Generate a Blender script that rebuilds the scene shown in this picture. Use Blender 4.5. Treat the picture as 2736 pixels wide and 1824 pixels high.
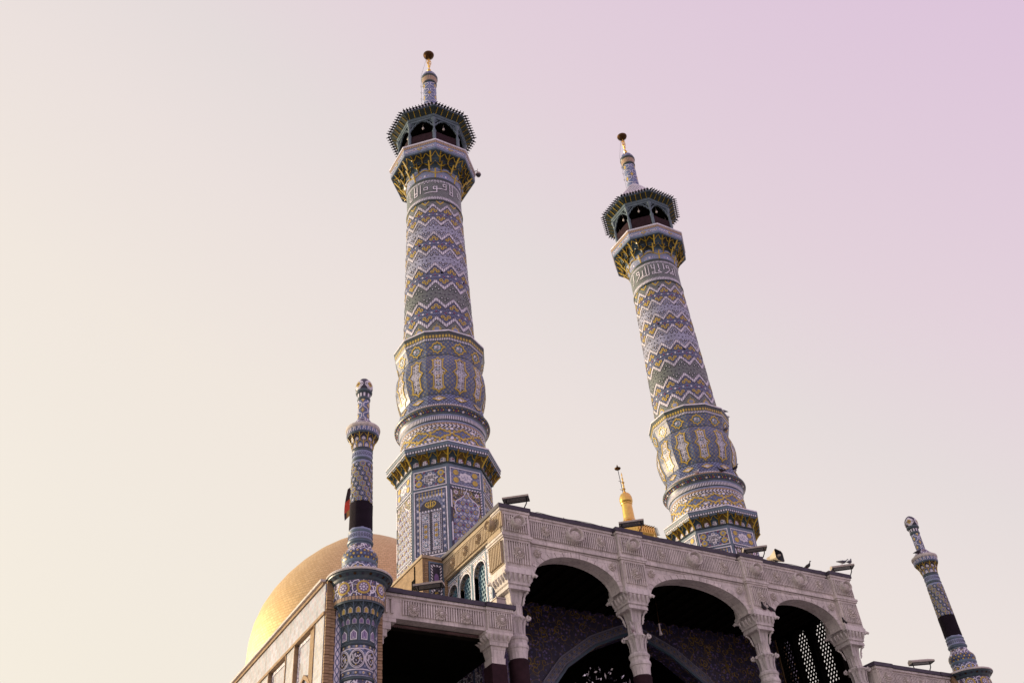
import bpy, math, random
from mathutils import Vector, Matrix
random.seed(7)
for o in list(bpy.data.objects): bpy.data.objects.remove(o)
sc = bpy.context.scene
COL = sc.collection
PI = math.pi
rad = math.radians
# ------------------------------------------------------------------ camera
YAW, PITCH, ROLL, FPX = rad(32.851), rad(38.312), rad(-5.605), 2524.7
_f = Vector((math.sin(YAW)*math.cos(PITCH), math.cos(YAW)*math.cos(PITCH), math.sin(PITCH)))
_r = Vector((math.cos(YAW), -math.sin(YAW), 0)); _u = _r.cross(_f)
_cr, _sr = math.cos(ROLL), math.sin(ROLL)
_R = _cr*_r + _sr*_u; _U = -_sr*_r + _cr*_u
cam_d = bpy.data.cameras.new('camera'); cam = bpy.data.objects.new('camera', cam_d); COL.objects.link(cam)
cam.matrix_world = Matrix(((_R.x, _U.x, -_f.x, 0), (_R.y, _U.y, -_f.y, 0), (_R.z, _U.z, -_f.z, 1.6), (0, 0, 0, 1)))
cam_d.sensor_width = 36; cam_d.lens = FPX/2736*36; cam_d.clip_start = .1; cam_d.clip_end = 5000
sc.camera = cam
# ------------------------------------------------------------------ sky
def s2l(c):
    return tuple(((x/255)/12.92 if x/255 <= .04045 else ((x/255+.055)/1.055)**2.4) for x in c)
SUN_AZ, SUN_EL = 137., 6.          # degrees from -y towards -x ; elevation
sdir = Vector((-math.sin(rad(SUN_AZ))*math.cos(rad(SUN_EL)), -math.cos(rad(SUN_AZ))*math.cos(rad(SUN_EL)), math.sin(rad(SUN_EL))))
w = bpy.data.worlds.new('World'); sc.world = w; w.use_nodes = True
nt = w.node_tree; N = nt.nodes; Lk = nt.links
for n in list(N): N.remove(n)
out = N.new('ShaderNodeOutputWorld'); bg = N.new('ShaderNodeBackground'); Lk.new(bg.outputs[0], out.inputs[0])
tc = N.new('ShaderNodeTexCoord')
nrm = N.new('ShaderNodeVectorMath'); nrm.operation = 'NORMALIZE'; Lk.new(tc.outputs['Generated'], nrm.inputs[0])
dp = N.new('ShaderNodeVectorMath'); dp.operation = 'DOT_PRODUCT'; Lk.new(nrm.outputs[0], dp.inputs[0])
dp.inputs[1].default_value = (-.5, .866, -1.12)
mr = N.new('ShaderNodeMapRange'); Lk.new(dp.outputs['Value'], mr.inputs[0]); mr.inputs[1].default_value = -1.5; mr.inputs[2].default_value = 1.
rp = N.new('ShaderNodeValToRGB'); Lk.new(mr.outputs[0], rp.inputs[0])
stops = [(-1.5, (215, 184, 215)), (-1., (220, 195, 217)), (-.67, (226, 208, 217)), (-.46, (228, 218, 217)), (-.30, (234, 223, 219)), (-.05, (239, 229, 219)), (.20, (240, 231, 219)), (.45, (241, 232, 217)), (1., (240, 229, 206))]
el = rp.color_ramp.elements
while len(el) < len(stops): el.new(.5)
for e, (p, c) in zip(el, stops): e.position = (p+1.5)/2.5; e.color = (*s2l(c), 1)
sky = N.new('ShaderNodeTexSky'); sky.sky_type = 'NISHITA'; sky.sun_disc = False
sky.sun_elevation = rad(SUN_EL); sky.sun_rotation = math.atan2(sdir.x, sdir.y)
mx = N.new('ShaderNodeMix'); mx.data_type = 'RGBA'; mx.blend_type = 'ADD'; mx.inputs[0].default_value = .012
Lk.new(rp.outputs[0], mx.inputs[6]); Lk.new(sky.outputs[0], mx.inputs[7])
# aureole: the sky brightens towards the low sun
ds = N.new('ShaderNodeVectorMath'); ds.operation = 'DOT_PRODUCT'; Lk.new(nrm.outputs[0], ds.inputs[0]); ds.inputs[1].default_value = sdir
def wm(op, a, b=None):
    n = N.new('ShaderNodeMath'); n.operation = op
    for i, x in enumerate((a, b)):
        if x is None: continue
        if isinstance(x, (int, float)): n.inputs[i].default_value = x
        else: Lk.new(x, n.inputs[i])
    return n.outputs[0]
an = wm('MULTIPLY', wm('ARCCOSINE', wm('MINIMUM', ds.outputs['Value'], .99999)), 57.2958/20)
gl = wm('MULTIPLY', wm('EXPONENT', wm('MULTIPLY', wm('MULTIPLY', an, an), -1)), 3.)
m2 = N.new('ShaderNodeMix'); m2.data_type = 'RGBA'; m2.blend_type = 'ADD'; m2.inputs[7].default_value = (1, .86, .62, 1); m2.clamp_factor = False
Lk.new(gl, m2.inputs[0]); Lk.new(mx.outputs[2], m2.inputs[6])
Lk.new(m2.outputs[2], bg.inputs[0]); bg.inputs[1].default_value = 1.0
# ------------------------------------------------------------------ sun
sd = bpy.data.lights.new('sun', 'SUN'); sun = bpy.data.objects.new('sun', sd); COL.objects.link(sun)
sd.energy = 3.7; sd.color = (1, .78, .52); sd.angle = rad(6)
sun.rotation_euler = (-sdir).to_track_quat('-Z', 'Y').to_euler()
vs = sc.view_settings; vs.view_transform = 'Standard'; vs.look = 'None'; vs.exposure = 0; vs.gamma = 1; vs.use_curve_mapping = False
sc.cycles.max_bounces = 5; sc.cycles.diffuse_bounces = 3; sc.cycles.glossy_bounces = 3; sc.cycles.use_denoising = True
# ------------------------------------------------------------------ materials
MATS = {}
def nmath(nt, op, a, b=None):
    n = nt.nodes.new('ShaderNodeMath'); n.operation = op
    for i, x in enumerate((a, b)):
        if x is None: continue
        if isinstance(x, (int, float)): n.inputs[i].default_value = x
        else: nt.links.new(x, n.inputs[i])
    return n.outputs[0]
def nmix(nt, fac, a, b, mode='MIX'):
    n = nt.nodes.new('ShaderNodeMix'); n.data_type = 'RGBA'; n.blend_type = mode
    for i, x in ((0, fac), (6, a), (7, b)):
        if isinstance(x, (int, float)): n.inputs[i].default_value = x
        elif isinstance(x, tuple): n.inputs[i].default_value = (*x[:3], 1)
        else: nt.links.new(x, n.inputs[i])
    return n.outputs[2]
def nnoise(nt, vec, scale, detail=3, rough=.55):
    n = nt.nodes.new('ShaderNodeTexNoise'); n.inputs['Scale'].default_value = scale; n.inputs['Detail'].default_value = detail; n.inputs['Roughness'].default_value = rough
    nt.links.new(vec, n.inputs['Vector']); return n.outputs['Fac']
def nramp(nt, fac, lo, hi):
    n = nt.nodes.new('ShaderNodeMapRange'); nt.links.new(fac, n.inputs[0]); n.inputs[1].default_value = lo; n.inputs[2].default_value = hi
    return n.outputs[0]
def base_mat(name, rough, metal=0, ior=1.5, spec=.5):
    m = bpy.data.materials.new(name); m.use_nodes = True; nt = m.node_tree
    b = nt.nodes['Principled BSDF']; b.inputs['Roughness'].default_value = rough; b.inputs['Metallic'].default_value = metal
    b.inputs['IOR'].default_value = ior; b.inputs['Specular IOR Level'].default_value = spec
    t = nt.nodes.new('ShaderNodeTexCoord')
    MATS[name] = m
    return m, nt, b, t
def bump(nt, b, h, strength, dist=.02):
    n = nt.nodes.new('ShaderNodeBump'); n.inputs['Strength'].default_value = strength; n.inputs['Distance'].default_value = dist
    nt.links.new(h, n.inputs['Height']); nt.links.new(n.outputs[0], b.inputs['Normal'])
def plain(name, col, rough=.5, metal=0, var=.18, scale=5, bmp=0., bscale=60, ior=1.5, dirt=0., spec=.5, blocks=False):
    """colour with soft uneven tone and optional dirt streaks"""
    m, nt, b, t = base_mat(name, rough, metal, ior, spec)
    f = nnoise(nt, t.outputs['Object'], scale, 5)
    c = nmix(nt, nramp(nt, f, .3, .7), tuple(x*(1-var) for x in col), tuple(min(1, x*(1+var)) for x in col))
    if blocks:
        br = nt.nodes.new('ShaderNodeTexBrick'); nt.links.new(t.outputs['UV'], br.inputs['Vector']); br.inputs['Scale'].default_value = 1
        for k_, v_ in (('Color1', (.88, .87, .86)), ('Color2', (1.08, 1.07, 1.06)), ('Mortar', (.62, .58, .55))): br.inputs[k_].default_value = (*v_, 1)
        br.inputs['Brick Width'].default_value = .97; br.inputs['Row Height'].default_value = .43; br.inputs['Mortar Size'].default_value = .005; br.inputs['Mortar Smooth'].default_value = .3
        c = nmix(nt, 1., c, br.outputs['Color'], 'MULTIPLY')
    if dirt:
        mp = nt.nodes.new('ShaderNodeMapping'); nt.links.new(t.outputs['Object'], mp.inputs[0]); mp.inputs['Scale'].default_value = (9, 9, 1.3)
        d = nnoise(nt, mp.outputs[0], 1.6, 6, .7)
        c = nmix(nt, nmath(nt, 'MULTIPLY', nramp(nt, d, .48, .78), dirt), c, tuple(x*.38 for x in col))
    nt.links.new(c, b.inputs['Base Color'])
    if bmp: bump(nt, b, nnoise(nt, t.outputs['Object'], bscale, 4), bmp)
    return m
def weather(nt, t, c):
    """patched areas of slightly different glaze and faint run-off streaks"""
    v = nt.nodes.new('ShaderNodeTexVoronoi'); v.inputs['Scale'].default_value = 1.7; nt.links.new(t.outputs['Object'], v.inputs['Vector'])
    sp_ = nt.nodes.new('ShaderNodeSeparateColor'); nt.links.new(v.outputs['Color'], sp_.inputs[0])
    c = nmix(nt, 1., c, nmix(nt, sp_.outputs[0], (.86, .86, .84), (1.10, 1.09, 1.10)), 'MULTIPLY')
    mp = nt.nodes.new('ShaderNodeMapping'); nt.links.new(t.outputs['Object'], mp.inputs[0]); mp.inputs['Scale'].default_value = (7, 7, .7)
    d = nnoise(nt, mp.outputs[0], 1.2, 5, .7)
    return nmix(nt, nmath(nt, 'MULTIPLY', nramp(nt, d, .52, .75), .45), c, (.14, .12, .10))
GLZ = dict(rough=.42, ior=1.68)
def glaze(name, col, var=.14):
    m, nt, b, t = base_mat(name, GLZ['rough'], 0, GLZ['ior'])
    f = nnoise(nt, t.outputs['Object'], 9, 4)
    c = nmix(nt, nramp(nt, f, .3, .7), tuple(x*(1-var) for x in col), tuple(min(1, x*(1+var)) for x in col))
    c = weather(nt, t, c)
    nt.links.new(c, b.inputs['Base Color'])
    bump(nt, b, nnoise(nt, t.outputs['Object'], 14, 3), .18, .02)
    return m
def mosaic(name, base, d1, d2, cell=.07, rdot=.34, grout=(.03, .03, .05), diag=False, gw=.46):
    """glazed cut-tile mosaic: rows of small dots of two colours in a field, with joints; UV is in metres"""
    m, nt, b, t = base_mat(name, GLZ['rough'], 0, GLZ['ior'])
    uv = t.outputs['UV']
    if diag:
        mp = nt.nodes.new('ShaderNodeMapping'); nt.links.new(uv, mp.inputs[0]); mp.inputs['Rotation'].default_value = (0, 0, PI/4); uv = mp.outputs[0]
    sc_ = nt.nodes.new('ShaderNodeVectorMath'); sc_.operation = 'SCALE'; nt.links.new(uv, sc_.inputs[0]); sc_.inputs['Scale'].default_value = 1/cell
    fr = nt.nodes.new('ShaderNodeVectorMath'); fr.operation = 'FRACTION'; nt.links.new(sc_.outputs[0], fr.inputs[0])
    fl = nt.nodes.new('ShaderNodeVectorMath'); fl.operation = 'FLOOR'; nt.links.new(sc_.outputs[0], fl.inputs[0])
    sp = nt.nodes.new('ShaderNodeSeparateXYZ'); nt.links.new(fr.outputs[0], sp.inputs[0])
    si = nt.nodes.new('ShaderNodeSeparateXYZ'); nt.links.new(fl.outputs[0], si.inputs[0])
    dx = nmath(nt, 'ABSOLUTE', nmath(nt, 'SUBTRACT', sp.outputs[0], .5)); dy = nmath(nt, 'ABSOLUTE', nmath(nt, 'SUBTRACT', sp.outputs[1], .5))
    rr = nmath(nt, 'SQRT', nmath(nt, 'ADD', nmath(nt, 'MULTIPLY', dx, dx), nmath(nt, 'MULTIPLY', dy, dy)))
    dot = nmath(nt, 'LESS_THAN', rr, rdot)
    par = nmath(nt, 'MODULO', nmath(nt, 'ABSOLUTE', nmath(nt, 'ADD', si.outputs[0], si.outputs[1])), 2)
    wn = nt.nodes.new('ShaderNodeTexWhiteNoise'); wn.noise_dimensions = '2D'; nt.links.new(fl.outputs[0], wn.inputs['Vector'])
    c = nmix(nt, dot, base, nmix(nt, par, d1, d2))
    g = nmath(nt, 'GREATER_THAN', nmath(nt, 'MAXIMUM', dx, dy), gw)
    c = nmix(nt, g, c, grout)
    c = nmix(nt, 1., c, nmix(nt, wn.outputs['Value'], (.72, .72, .72), (1.2, 1.2, 1.2)), 'MULTIPLY')
    c = weather(nt, t, c)
    nt.links.new(c, b.inputs['Base Color'])
    bump(nt, b, wn.outputs['Value'], .25, .015)
    return m
def dash(name, a, bcol, period=.1, duty=.5, rough=None):
    m, nt, b, t = base_mat(name, rough or GLZ['rough'], 0, GLZ['ior'])
    sp = nt.nodes.new('ShaderNodeSeparateXYZ'); nt.links.new(t.outputs['UV'], sp.inputs[0])
    q = nmath(nt, 'FRACT', nmath(nt, 'DIVIDE', sp.outputs[0], period))
    f = nnoise(nt, t.outputs['Object'], 12, 3)
    c = nmix(nt, nmath(nt, 'LESS_THAN', q, duty), a, bcol)
    c = nmix(nt, 1., c, nmix(nt, f, (.75, .75, .75), (1.2, 1.2, 1.2)), 'MULTIPLY')
    nt.links.new(c, b.inputs['Base Color']); return m
def scroll(name, ground, line, blob, blob2, scale=5, lw=.05):
    """arabesque: winding stems with buds on a dark ground"""
    m, nt, b, t = base_mat(name, GLZ['rough']+.06, 0, GLZ['ior'])
    uv = t.outputs['UV']
    ns = nt.nodes.new('ShaderNodeTexNoise'); ns.inputs['Scale'].default_value = scale*.9; nt.links.new(uv, ns.inputs['Vector'])
    ad = nt.nodes.new('ShaderNodeVectorMath'); ad.operation = 'MULTIPLY_ADD'; nt.links.new(ns.outputs['Color'], ad.inputs[0]); ad.inputs[1].default_value = (.25/scale*4, .25/scale*4, 0); nt.links.new(uv, ad.inputs[2])
    v1 = nt.nodes.new('ShaderNodeTexVoronoi'); v1.feature = 'DISTANCE_TO_EDGE'; v1.inputs['Scale'].default_value = scale; nt.links.new(ad.outputs[0], v1.inputs['Vector'])
    v2 = nt.nodes.new('ShaderNodeTexVoronoi'); v2.inputs['Scale'].default_value = scale*2.6; nt.links.new(uv, v2.inputs['Vector'])
    sel = nt.nodes.new('ShaderNodeSeparateColor'); nt.links.new(v2.outputs['Color'], sel.inputs[0])
    c = nmix(nt, nmath(nt, 'LESS_THAN', v2.outputs['Distance'], .34), ground, nmix(nt, nmath(nt, 'GREATER_THAN', sel.outputs[0], .5), blob, blob2))
    c = nmix(nt, nmath(nt, 'LESS_THAN', v1.outputs['Distance'], lw), c, line)
    nt.links.new(c, b.inputs['Base Color']); return m
def bricks(name, c1, c2, mortar, bw=.22, bh=.07, rough=.8, mw=.008, metal=0, bmp=.5, lo=.72, hi=1.25):
    m, nt, b, t = base_mat(name, rough, metal)
    br = nt.nodes.new('ShaderNodeTexBrick'); nt.links.new(t.outputs['UV'], br.inputs['Vector'])
    br.inputs['Color1'].default_value = (*c1, 1); br.inputs['Color2'].default_value = (*c2, 1); br.inputs['Mortar'].default_value = (*mortar, 1)
    br.inputs['Scale'].default_value = 1; br.inputs['Brick Width'].default_value = bw; br.inputs['Row Height'].default_value = bh; br.inputs['Mortar Size'].default_value = mw
    f = nnoise(nt, t.outputs['Object'], 3, 6, .65)
    c = nmix(nt, 1., br.outputs['Color'], nmix(nt, nramp(nt, f, .25, .75), (lo, lo*.98, lo*.96), (hi, hi, hi)), 'MULTIPLY')
    nt.links.new(c, b.inputs['Base Color'])
    inv = nmath(nt, 'SUBTRACT', 1, br.outputs['Fac'])
    bump(nt, b, nmath(nt, 'ADD', inv, nmath(nt, 'MULTIPLY', nnoise(nt, t.outputs['Object'], 30, 4), .5)), bmp, .01)
    return m
WHITE = (.84, .82, .90); NAVY = (.015, .014, .04); BLUE = (.10, .145, .30); LBLUE = (.24, .29, .46); TURQ = (.11, .25, .33); YEL = (.64, .45, .045)
TEAL = (.03, .065, .085); GRNG = (.15, .18, .165); MAG = (.22, .03, .10); TAN = (.50, .33, .18); BLACK = (.012, .010, .012)
glaze('white_tile', WHITE); glaze('navy_tile', NAVY); glaze('blue_tile', BLUE); glaze('pale_blue_tile', LBLUE); glaze('turquoise_tile', TURQ)
glaze('yellow_tile', YEL); glaze('teal_tile', TEAL); glaze('green_tile', GRNG); glaze('magenta_tile', MAG); glaze('dark_green_tile', (.015, .035, .03))
glaze('vine_tile', (.34, .22, .02)); glaze('shaded_turquoise', (.045, .10, .14)); glaze('shaded_white', (.19, .19, .25)); glaze('violet_tile', (.20, .12, .30)); glaze('teal_frame', (.10, .165, .235)); glaze('matt_teal', (.06, .10, .14))  # vine, arch turquoise and arch white have the interior shade put in
mosaic('blue_mosaic', BLUE, LBLUE, (.015, .02, .06), .075, .33)
mosaic('pale_mosaic', LBLUE, (.33, .36, .50), (.10, .12, .24), .065, .3)
mosaic('shaft_pale', (.44, .47, .62), (.55, .57, .70), (.16, .18, .30), .065, .28)
mosaic('shaft_blue', (.075, .105, .23), (.17, .21, .38), (.012, .015, .045), .075, .33)
mosaic('arch_mosaic', (.15, .15, .20), (.04, .05, .10), (.20, .14, .03), .12, .30)  # arch band colours darkened for the shade behind the portico
mosaic('green_mosaic', GRNG, (.22, .25, .23), (.09, .12, .115), .06, .32)
mosaic('white_mosaic', WHITE, (.10, .16, .30), (.30, .06, .14), .11, .27)
mosaic('white_mosaic_b', WHITE, (.05, .07, .16), (.30, .22, .05), .12, .30)
mosaic('yellow_mosaic', (.12, .17, .35), YEL, (.62, .60, .60), .12, .40, diag=True)
mosaic('deep_mosaic', (.035, .05, .12), YEL, (.10, .17, .32), .09, .30)
mosaic('bulb_mosaic', (.13, .19, .36), (.03, .045, .13), (.40, .30, .05), .085, .29)
mosaic('door_mosaic', WHITE, NAVY, (.12, .20, .38), .075, .30)
mosaic('tulip_mosaic', (.17, .20, .42), WHITE, MAG, .13, .30)
mosaic('zig_white', WHITE, NAVY, (.10, .09, .16), .08, .30, grout=WHITE, gw=.6)
mosaic('lilac_panel', (.35, .37, .44), (.25, .30, .40), (.30, .25, .32), .16, .36, grout=(.26, .27, .33))
mosaic('lilac_panel_b', (.36, .375, .42), (.29, .31, .37), (.36, .31, .25), .10, .33, grout=(.30, .30, .34))
dash('bead_white', NAVY, WHITE, .10, .55); dash('bead_tan', (.06, .05, .06), TAN, .085, .75); dash('bead_fine', WHITE, NAVY, .065, .5); dash('bead_yellow', (.12, .10, .03), YEL, .12, .5)
dash('bead_column', WHITE, NAVY, .10, .5)
scroll('spandrel_scroll', (.018, .014, .045), (.16, .10, .014), (.17, .12, .29), (.06, .06, .17), 3.6, .022)  # spandrel colours lowered to hold the shade under the portico roof
scroll('violet_scroll', (.17, .11, .27), (.45, .42, .55), (.30, .24, .42), (.12, .14, .30), 5, .04)
scroll('drum_scroll', (.05, .05, .12), WHITE, (.26, .15, .36), (.45, .30, .05), 7, .06)
scroll('white_scroll', WHITE, (.05, .06, .12), (.50, .30, .45), (.20, .28, .45), 9, .05)
scroll('corner_scroll', (.015, .015, .025), (.40, .30, .05), (.14, .17, .10), (.5, .48, .5), 7, .05)
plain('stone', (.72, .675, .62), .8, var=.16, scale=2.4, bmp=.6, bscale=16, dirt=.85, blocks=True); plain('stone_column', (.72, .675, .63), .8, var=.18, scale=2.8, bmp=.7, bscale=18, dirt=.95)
plain('stone_sunlit', (.44, .35, .23), .75, var=.13, scale=3, bmp=.3, bscale=22, dirt=.5)  # stone of the sun-facing sides, warm light put into its colour
plain('flashing', (.050, .042, .060), .55, .0, var=.3, scale=4)
plain('shade_black', (.006, .005, .003), .9, var=.4, spec=.05)  # dark timber and dim interiors, with their shade put into the colour
plain('black_cloth', (.012, .007, .013), .85, var=.3, bmp=.4, bscale=12, spec=.2)
plain('purple_cloth', (.032, .014, .018), .85, var=.3, bmp=.4, bscale=12, spec=.2)
plain('gold', (.83, .55, .15), .28, 1, var=.12)
plain('yellow_rib', (.62, .43, .03), .3, 0, var=.2, ior=1.55)
plain('valance', (.13, .075, .07), .8, var=.3); plain('dark_gold', (.10, .055, .025), .4, 1, var=.2)
plain('iron', (.02, .022, .028), .5, .2, var=.3)
plain('muq_dark', (.012, .020, .020), .6, var=.4); plain('muq_leaf', (.035, .075, .10), .35, var=.3); plain('muq_ochre', (.15, .10, .018), .5, var=.3)
plain('canopy_paint', (.045, .085, .085), .45, var=.3)
plain('column_paint', (.115, .165, .195), .4, var=.25)
plain('canopy_green', (.012, .028, .026), .5, var=.3)
plain('lamp_housing', (.48, .42, .36), .45, .1, var=.12, dirt=.3)
plain('lamp_glass', (.035, .032, .04), .25, 0, var=.2)
plain('horn_cream', (.58, .50, .36), .45, var=.1)
plain('pigeon_grey', (.10, .10, .13), .6, var=.4, scale=20); plain('pigeon_white', (.62, .57, .55), .6, var=.15, scale=20); plain('pigeon_dark', (.02, .018, .022), .6, var=.4, scale=20)
plain('white_lamp', (.75, .68, .62), .3, var=.05)
plain('ground_paving', (.30, .285, .275), .7, var=.2, scale=.7, bmp=.2, bscale=3)
plain('roof_felt', (.28, .26, .25), .85, var=.2, scale=1)
plain('mirror', (.75, .74, .78), .06, 1, var=.2)
plain('flag_black', (.03, .015, .018), .8); plain('flag_red', (.55, .05, .02), .7); plain('flag_gold', (.35, .18, .04), .7)
bricks('tan_brick', (.38, .255, .13), (.32, .21, .10), (.28, .21, .14))
plain('brick_a', (.37, .25, .14), .8, var=.3, scale=7, bmp=.4); plain('brick_b', (.32, .21, .11), .8, var=.3, scale=7, bmp=.4)
bricks('gold_plate', (.80, .60, .33), (.72, .52, .27), (.52, .37, .19), .26, .17, .62, .012, 1, .45, .93, 1.05)
# ------------------------------------------------------------------ mesh builder
class MB:
    def __init__(s): s.V = []; s.F = []; s.M = []; s.U = []; s.S = []
    def add(s, vs, fs, m=0, uvs=None, smooth=False):
        o = len(s.V); s.V.extend(tuple(v) for v in vs)
        for i, f in enumerate(fs):
            s.F.append([o+k for k in f]); s.M.append(m[i] if isinstance(m, list) else m); s.S.append(smooth)
            s.U.append(uvs[i] if uvs else None)
    def box(s, x0, x1, y0, y1, z0, z1, m=0):
        v = [(x, y, z) for z in (z0, z1) for y in (y0, y1) for x in (x0, x1)]
        s.add(v, [(0, 2, 3, 1), (4, 5, 7, 6), (0, 1, 5, 4), (2, 6, 7, 3), (0, 4, 6, 2), (1, 3, 7, 5)], m)
    def frustum(s, cx, cy, z0, a0, b0, z1, a1, b1, m=0):
        v = [(cx+i*a0, cy+j*b0, z0) for i, j in ((-1, -1), (1, -1), (1, 1), (-1, 1))]+[(cx+i*a1, cy+j*b1, z1) for i, j in ((-1, -1), (1, -1), (1, 1), (-1, 1))]
        s.add(v, [(3, 2, 1, 0), (4, 5, 6, 7)]+[(i, (i+1) % 4, 4+(i+1) % 4, 4+i) for i in range(4)], m)
    def lathe(s, prof, n=48, ph=0., m=0, cx=0, cy=0, smooth=None, rmod=None):
        if smooth is None: smooth = n >= 20
        acc = 0
        for k in range(len(prof)-1):
            (r0, z0), (r1, z1) = prof[k], prof[k+1]; dl = math.hypot(r1-r0, z1-z0); rr = max(r0, r1)
            vs = []
            for r, z in ((r0, z0), (r1, z1)):
                for i in range(n):
                    a = ph+2*PI*i/n; q = r*(rmod(a) if rmod else 1)
                    vs.append((cx+q*math.sin(a), cy-q*math.cos(a), z))
            fs = []; us = []
            for i in range(n):
                j = (i+1) % n; fs.append((i, j, n+j, n+i))
                u0 = 2*PI*i/n*rr; u1 = 2*PI*(i+1)/n*rr; us.append([(u0, acc), (u1, acc), (u1, acc+dl), (u0, acc+dl)])
            s.add(vs, fs, m[k] if isinstance(m, (list, tuple)) else m, us, smooth); acc += dl
    def disc(s, r, z, n=32, ph=0., m=0, cx=0, cy=0):
        s.add([(cx+r*math.sin(ph+2*PI*i/n), cy-r*math.cos(ph+2*PI*i/n), z) for i in range(n)], [tuple(range(n))], m)
    def prism(s, poly, f, h0, h1, m=0, side=None):
        n = len(poly); vs = [f(u, v, h1) for u, v in poly]+[f(u, v, h0) for u, v in poly]
        s.add(vs, [tuple(range(n))], m, [[(u, v) for u, v in poly]])
        o = len(s.V)-2*n
        for i in range(n):
            j = (i+1) % n; s.F.append([o+i, o+n+i, o+n+j, o+j]); s.M.append(m if side is None else side); s.S.append(False); s.U.append(None)
    def rect(s, u0, u1, v0, v1, f, h0, h1, m=0, nu=1):
        for i in range(nu):
            a = u0+(u1-u0)*i/nu; b = u0+(u1-u0)*(i+1)/nu
            s.prism([(a, v0), (b, v0), (b, v1), (a, v1)], f, h0, h1, m)
    def fan(s, poly, f, h0, h1, m=0):
        n = len(poly); cu = sum(p[0] for p in poly)/n; cv = sum(p[1] for p in poly)/n; vs = [f(cu, cv, h1)]
        for k, h in ((.5, h1), (1, h1), (1, h0)): vs += [f(cu+(u-cu)*k, cv+(v-cv)*k, h) for u, v in poly]
        fs = []; us = []
        for i in range(n):
            j = (i+1) % n; fs += [(0, 1+i, 1+j), (1+i, 1+n+i, 1+n+j, 1+j), (1+n+i, 1+2*n+i, 1+2*n+j, 1+n+j)]
            q = lambda p, k: (cu+(p[0]-cu)*k, cv+(p[1]-cv)*k)
            us += [[(cu, cv), q(poly[i], .5), q(poly[j], .5)], [q(poly[i], .5), poly[i], poly[j], q(poly[j], .5)], None]
        s.add(vs, fs, m, us)
    def ell(s, u, v, a, b, f, h0, h1, m=0, n=10, ph=0):
        (s.fan if a > .07 else s.prism)([(u+a*math.cos(ph+2*PI*i/n), v+b*math.sin(ph+2*PI*i/n)) for i in range(n)], f, h0, h1, m)
    def star(s, u, v, r, q, n, f, h0, h1, m=0, ph=PI/2, sx=1, sy=1):
        (s.fan if r > .07 else s.prism)([(u+sx*(r if i % 2 == 0 else r*q)*math.cos(ph+PI*i/n), v+sy*(r if i % 2 == 0 else r*q)*math.sin(ph+PI*i/n)) for i in range(2*n)], f, h0, h1, m)
    def strip(s, path, wd, f, h0, h1, m=0, closed=False, maxl=None):
        p = list(path)
        if maxl:
            q = []
            for i in range(len(p)-(0 if closed else 1)):
                a, b = p[i], p[(i+1) % len(p)]; k = max(1, int(math.ceil(math.hypot(b[0]-a[0], b[1]-a[1])/maxl)))
                q += [(a[0]+(b[0]-a[0])*t/k, a[1]+(b[1]-a[1])*t/k) for t in range(k)]
            if not closed: q.append(p[-1])
            p = q
        n = len(p); L = []; Rr = []; acc = [0]
        for i in range(n):
            if closed: a, b = p[i-1], p[(i+1) % n]
            else: a, b = p[max(0, i-1)], p[min(n-1, i+1)]
            def nor(a, b):
                dx, dy = b[0]-a[0], b[1]-a[1]; l = math.hypot(dx, dy) or 1e-9; return (-dy/l, dx/l)
            n1 = nor(a, p[i]) if (closed or i > 0) else nor(p[i], b)
            n2 = nor(p[i], b) if (closed or i < n-1) else n1
            mx_, my_ = n1[0]+n2[0], n1[1]+n2[1]; l2 = (mx_*mx_+my_*my_)
            k = min(2.5, 2/l2 if l2 > .2 else 2.5)
            ox, oy = mx_*k*wd/2, my_*k*wd/2
            L.append((p[i][0]+ox, p[i][1]+oy)); Rr.append((p[i][0]-ox, p[i][1]-oy))
            if i: acc.append(acc[-1]+math.hypot(p[i][0]-p[i-1][0], p[i][1]-p[i-1][1]))
        for i in range(n if closed else n-1):
            j = (i+1) % n; q = [Rr[i], Rr[j], L[j], L[i]]
            vs = [f(u, v, h1) for u, v in q]+[f(u, v, h0) for u, v in q]
            u0 = acc[i]; u1 = acc[j] if j else acc[i]+.2
            fs = [(0, 1, 2, 3), (0, 4, 5, 1), (2, 6, 7, 3)]
            if not closed and i == 0: fs.append((3, 7, 4, 0))
            if not closed and i == n-2: fs.append((1, 5, 6, 2))
            s.add(vs, fs, m, [[(u0, -wd/2), (u1, -wd/2), (u1, wd/2), (u0, wd/2)]]+[None]*(len(fs)-1))
    def tube(s, path, r, n=6, m=0, smooth=True, caps=True):
        P = [Vector(p) for p in path]; k = len(P); rs = r if isinstance(r, (list, tuple)) else [r]*k
        vs = []
        for i in range(k):
            d = (P[min(k-1, i+1)]-P[max(0, i-1)]).normalized(); a = d.orthogonal().normalized()
            if i and a.dot(pa) < 0: a = -a
            if i:
                a = (pa-d*pa.dot(d)); a = a.normalized() if a.length > 1e-6 else d.orthogonal().normalized()
            pa = a; b = d.cross(a)
            vs += [P[i]+rs[i]*(math.cos(2*PI*j/n)*a+math.sin(2*PI*j/n)*b) for j in range(n)]
        fs = [(i*n+j, i*n+(j+1) % n, (i+1)*n+(j+1) % n, (i+1)*n+j) for i in range(k-1) for j in range(n)]
        s.add(vs, fs, m, None, smooth)
        if caps: s.add(vs[:n], [tuple(range(n))], m); s.add(vs[-n:], [tuple(range(n))], m)
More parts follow.
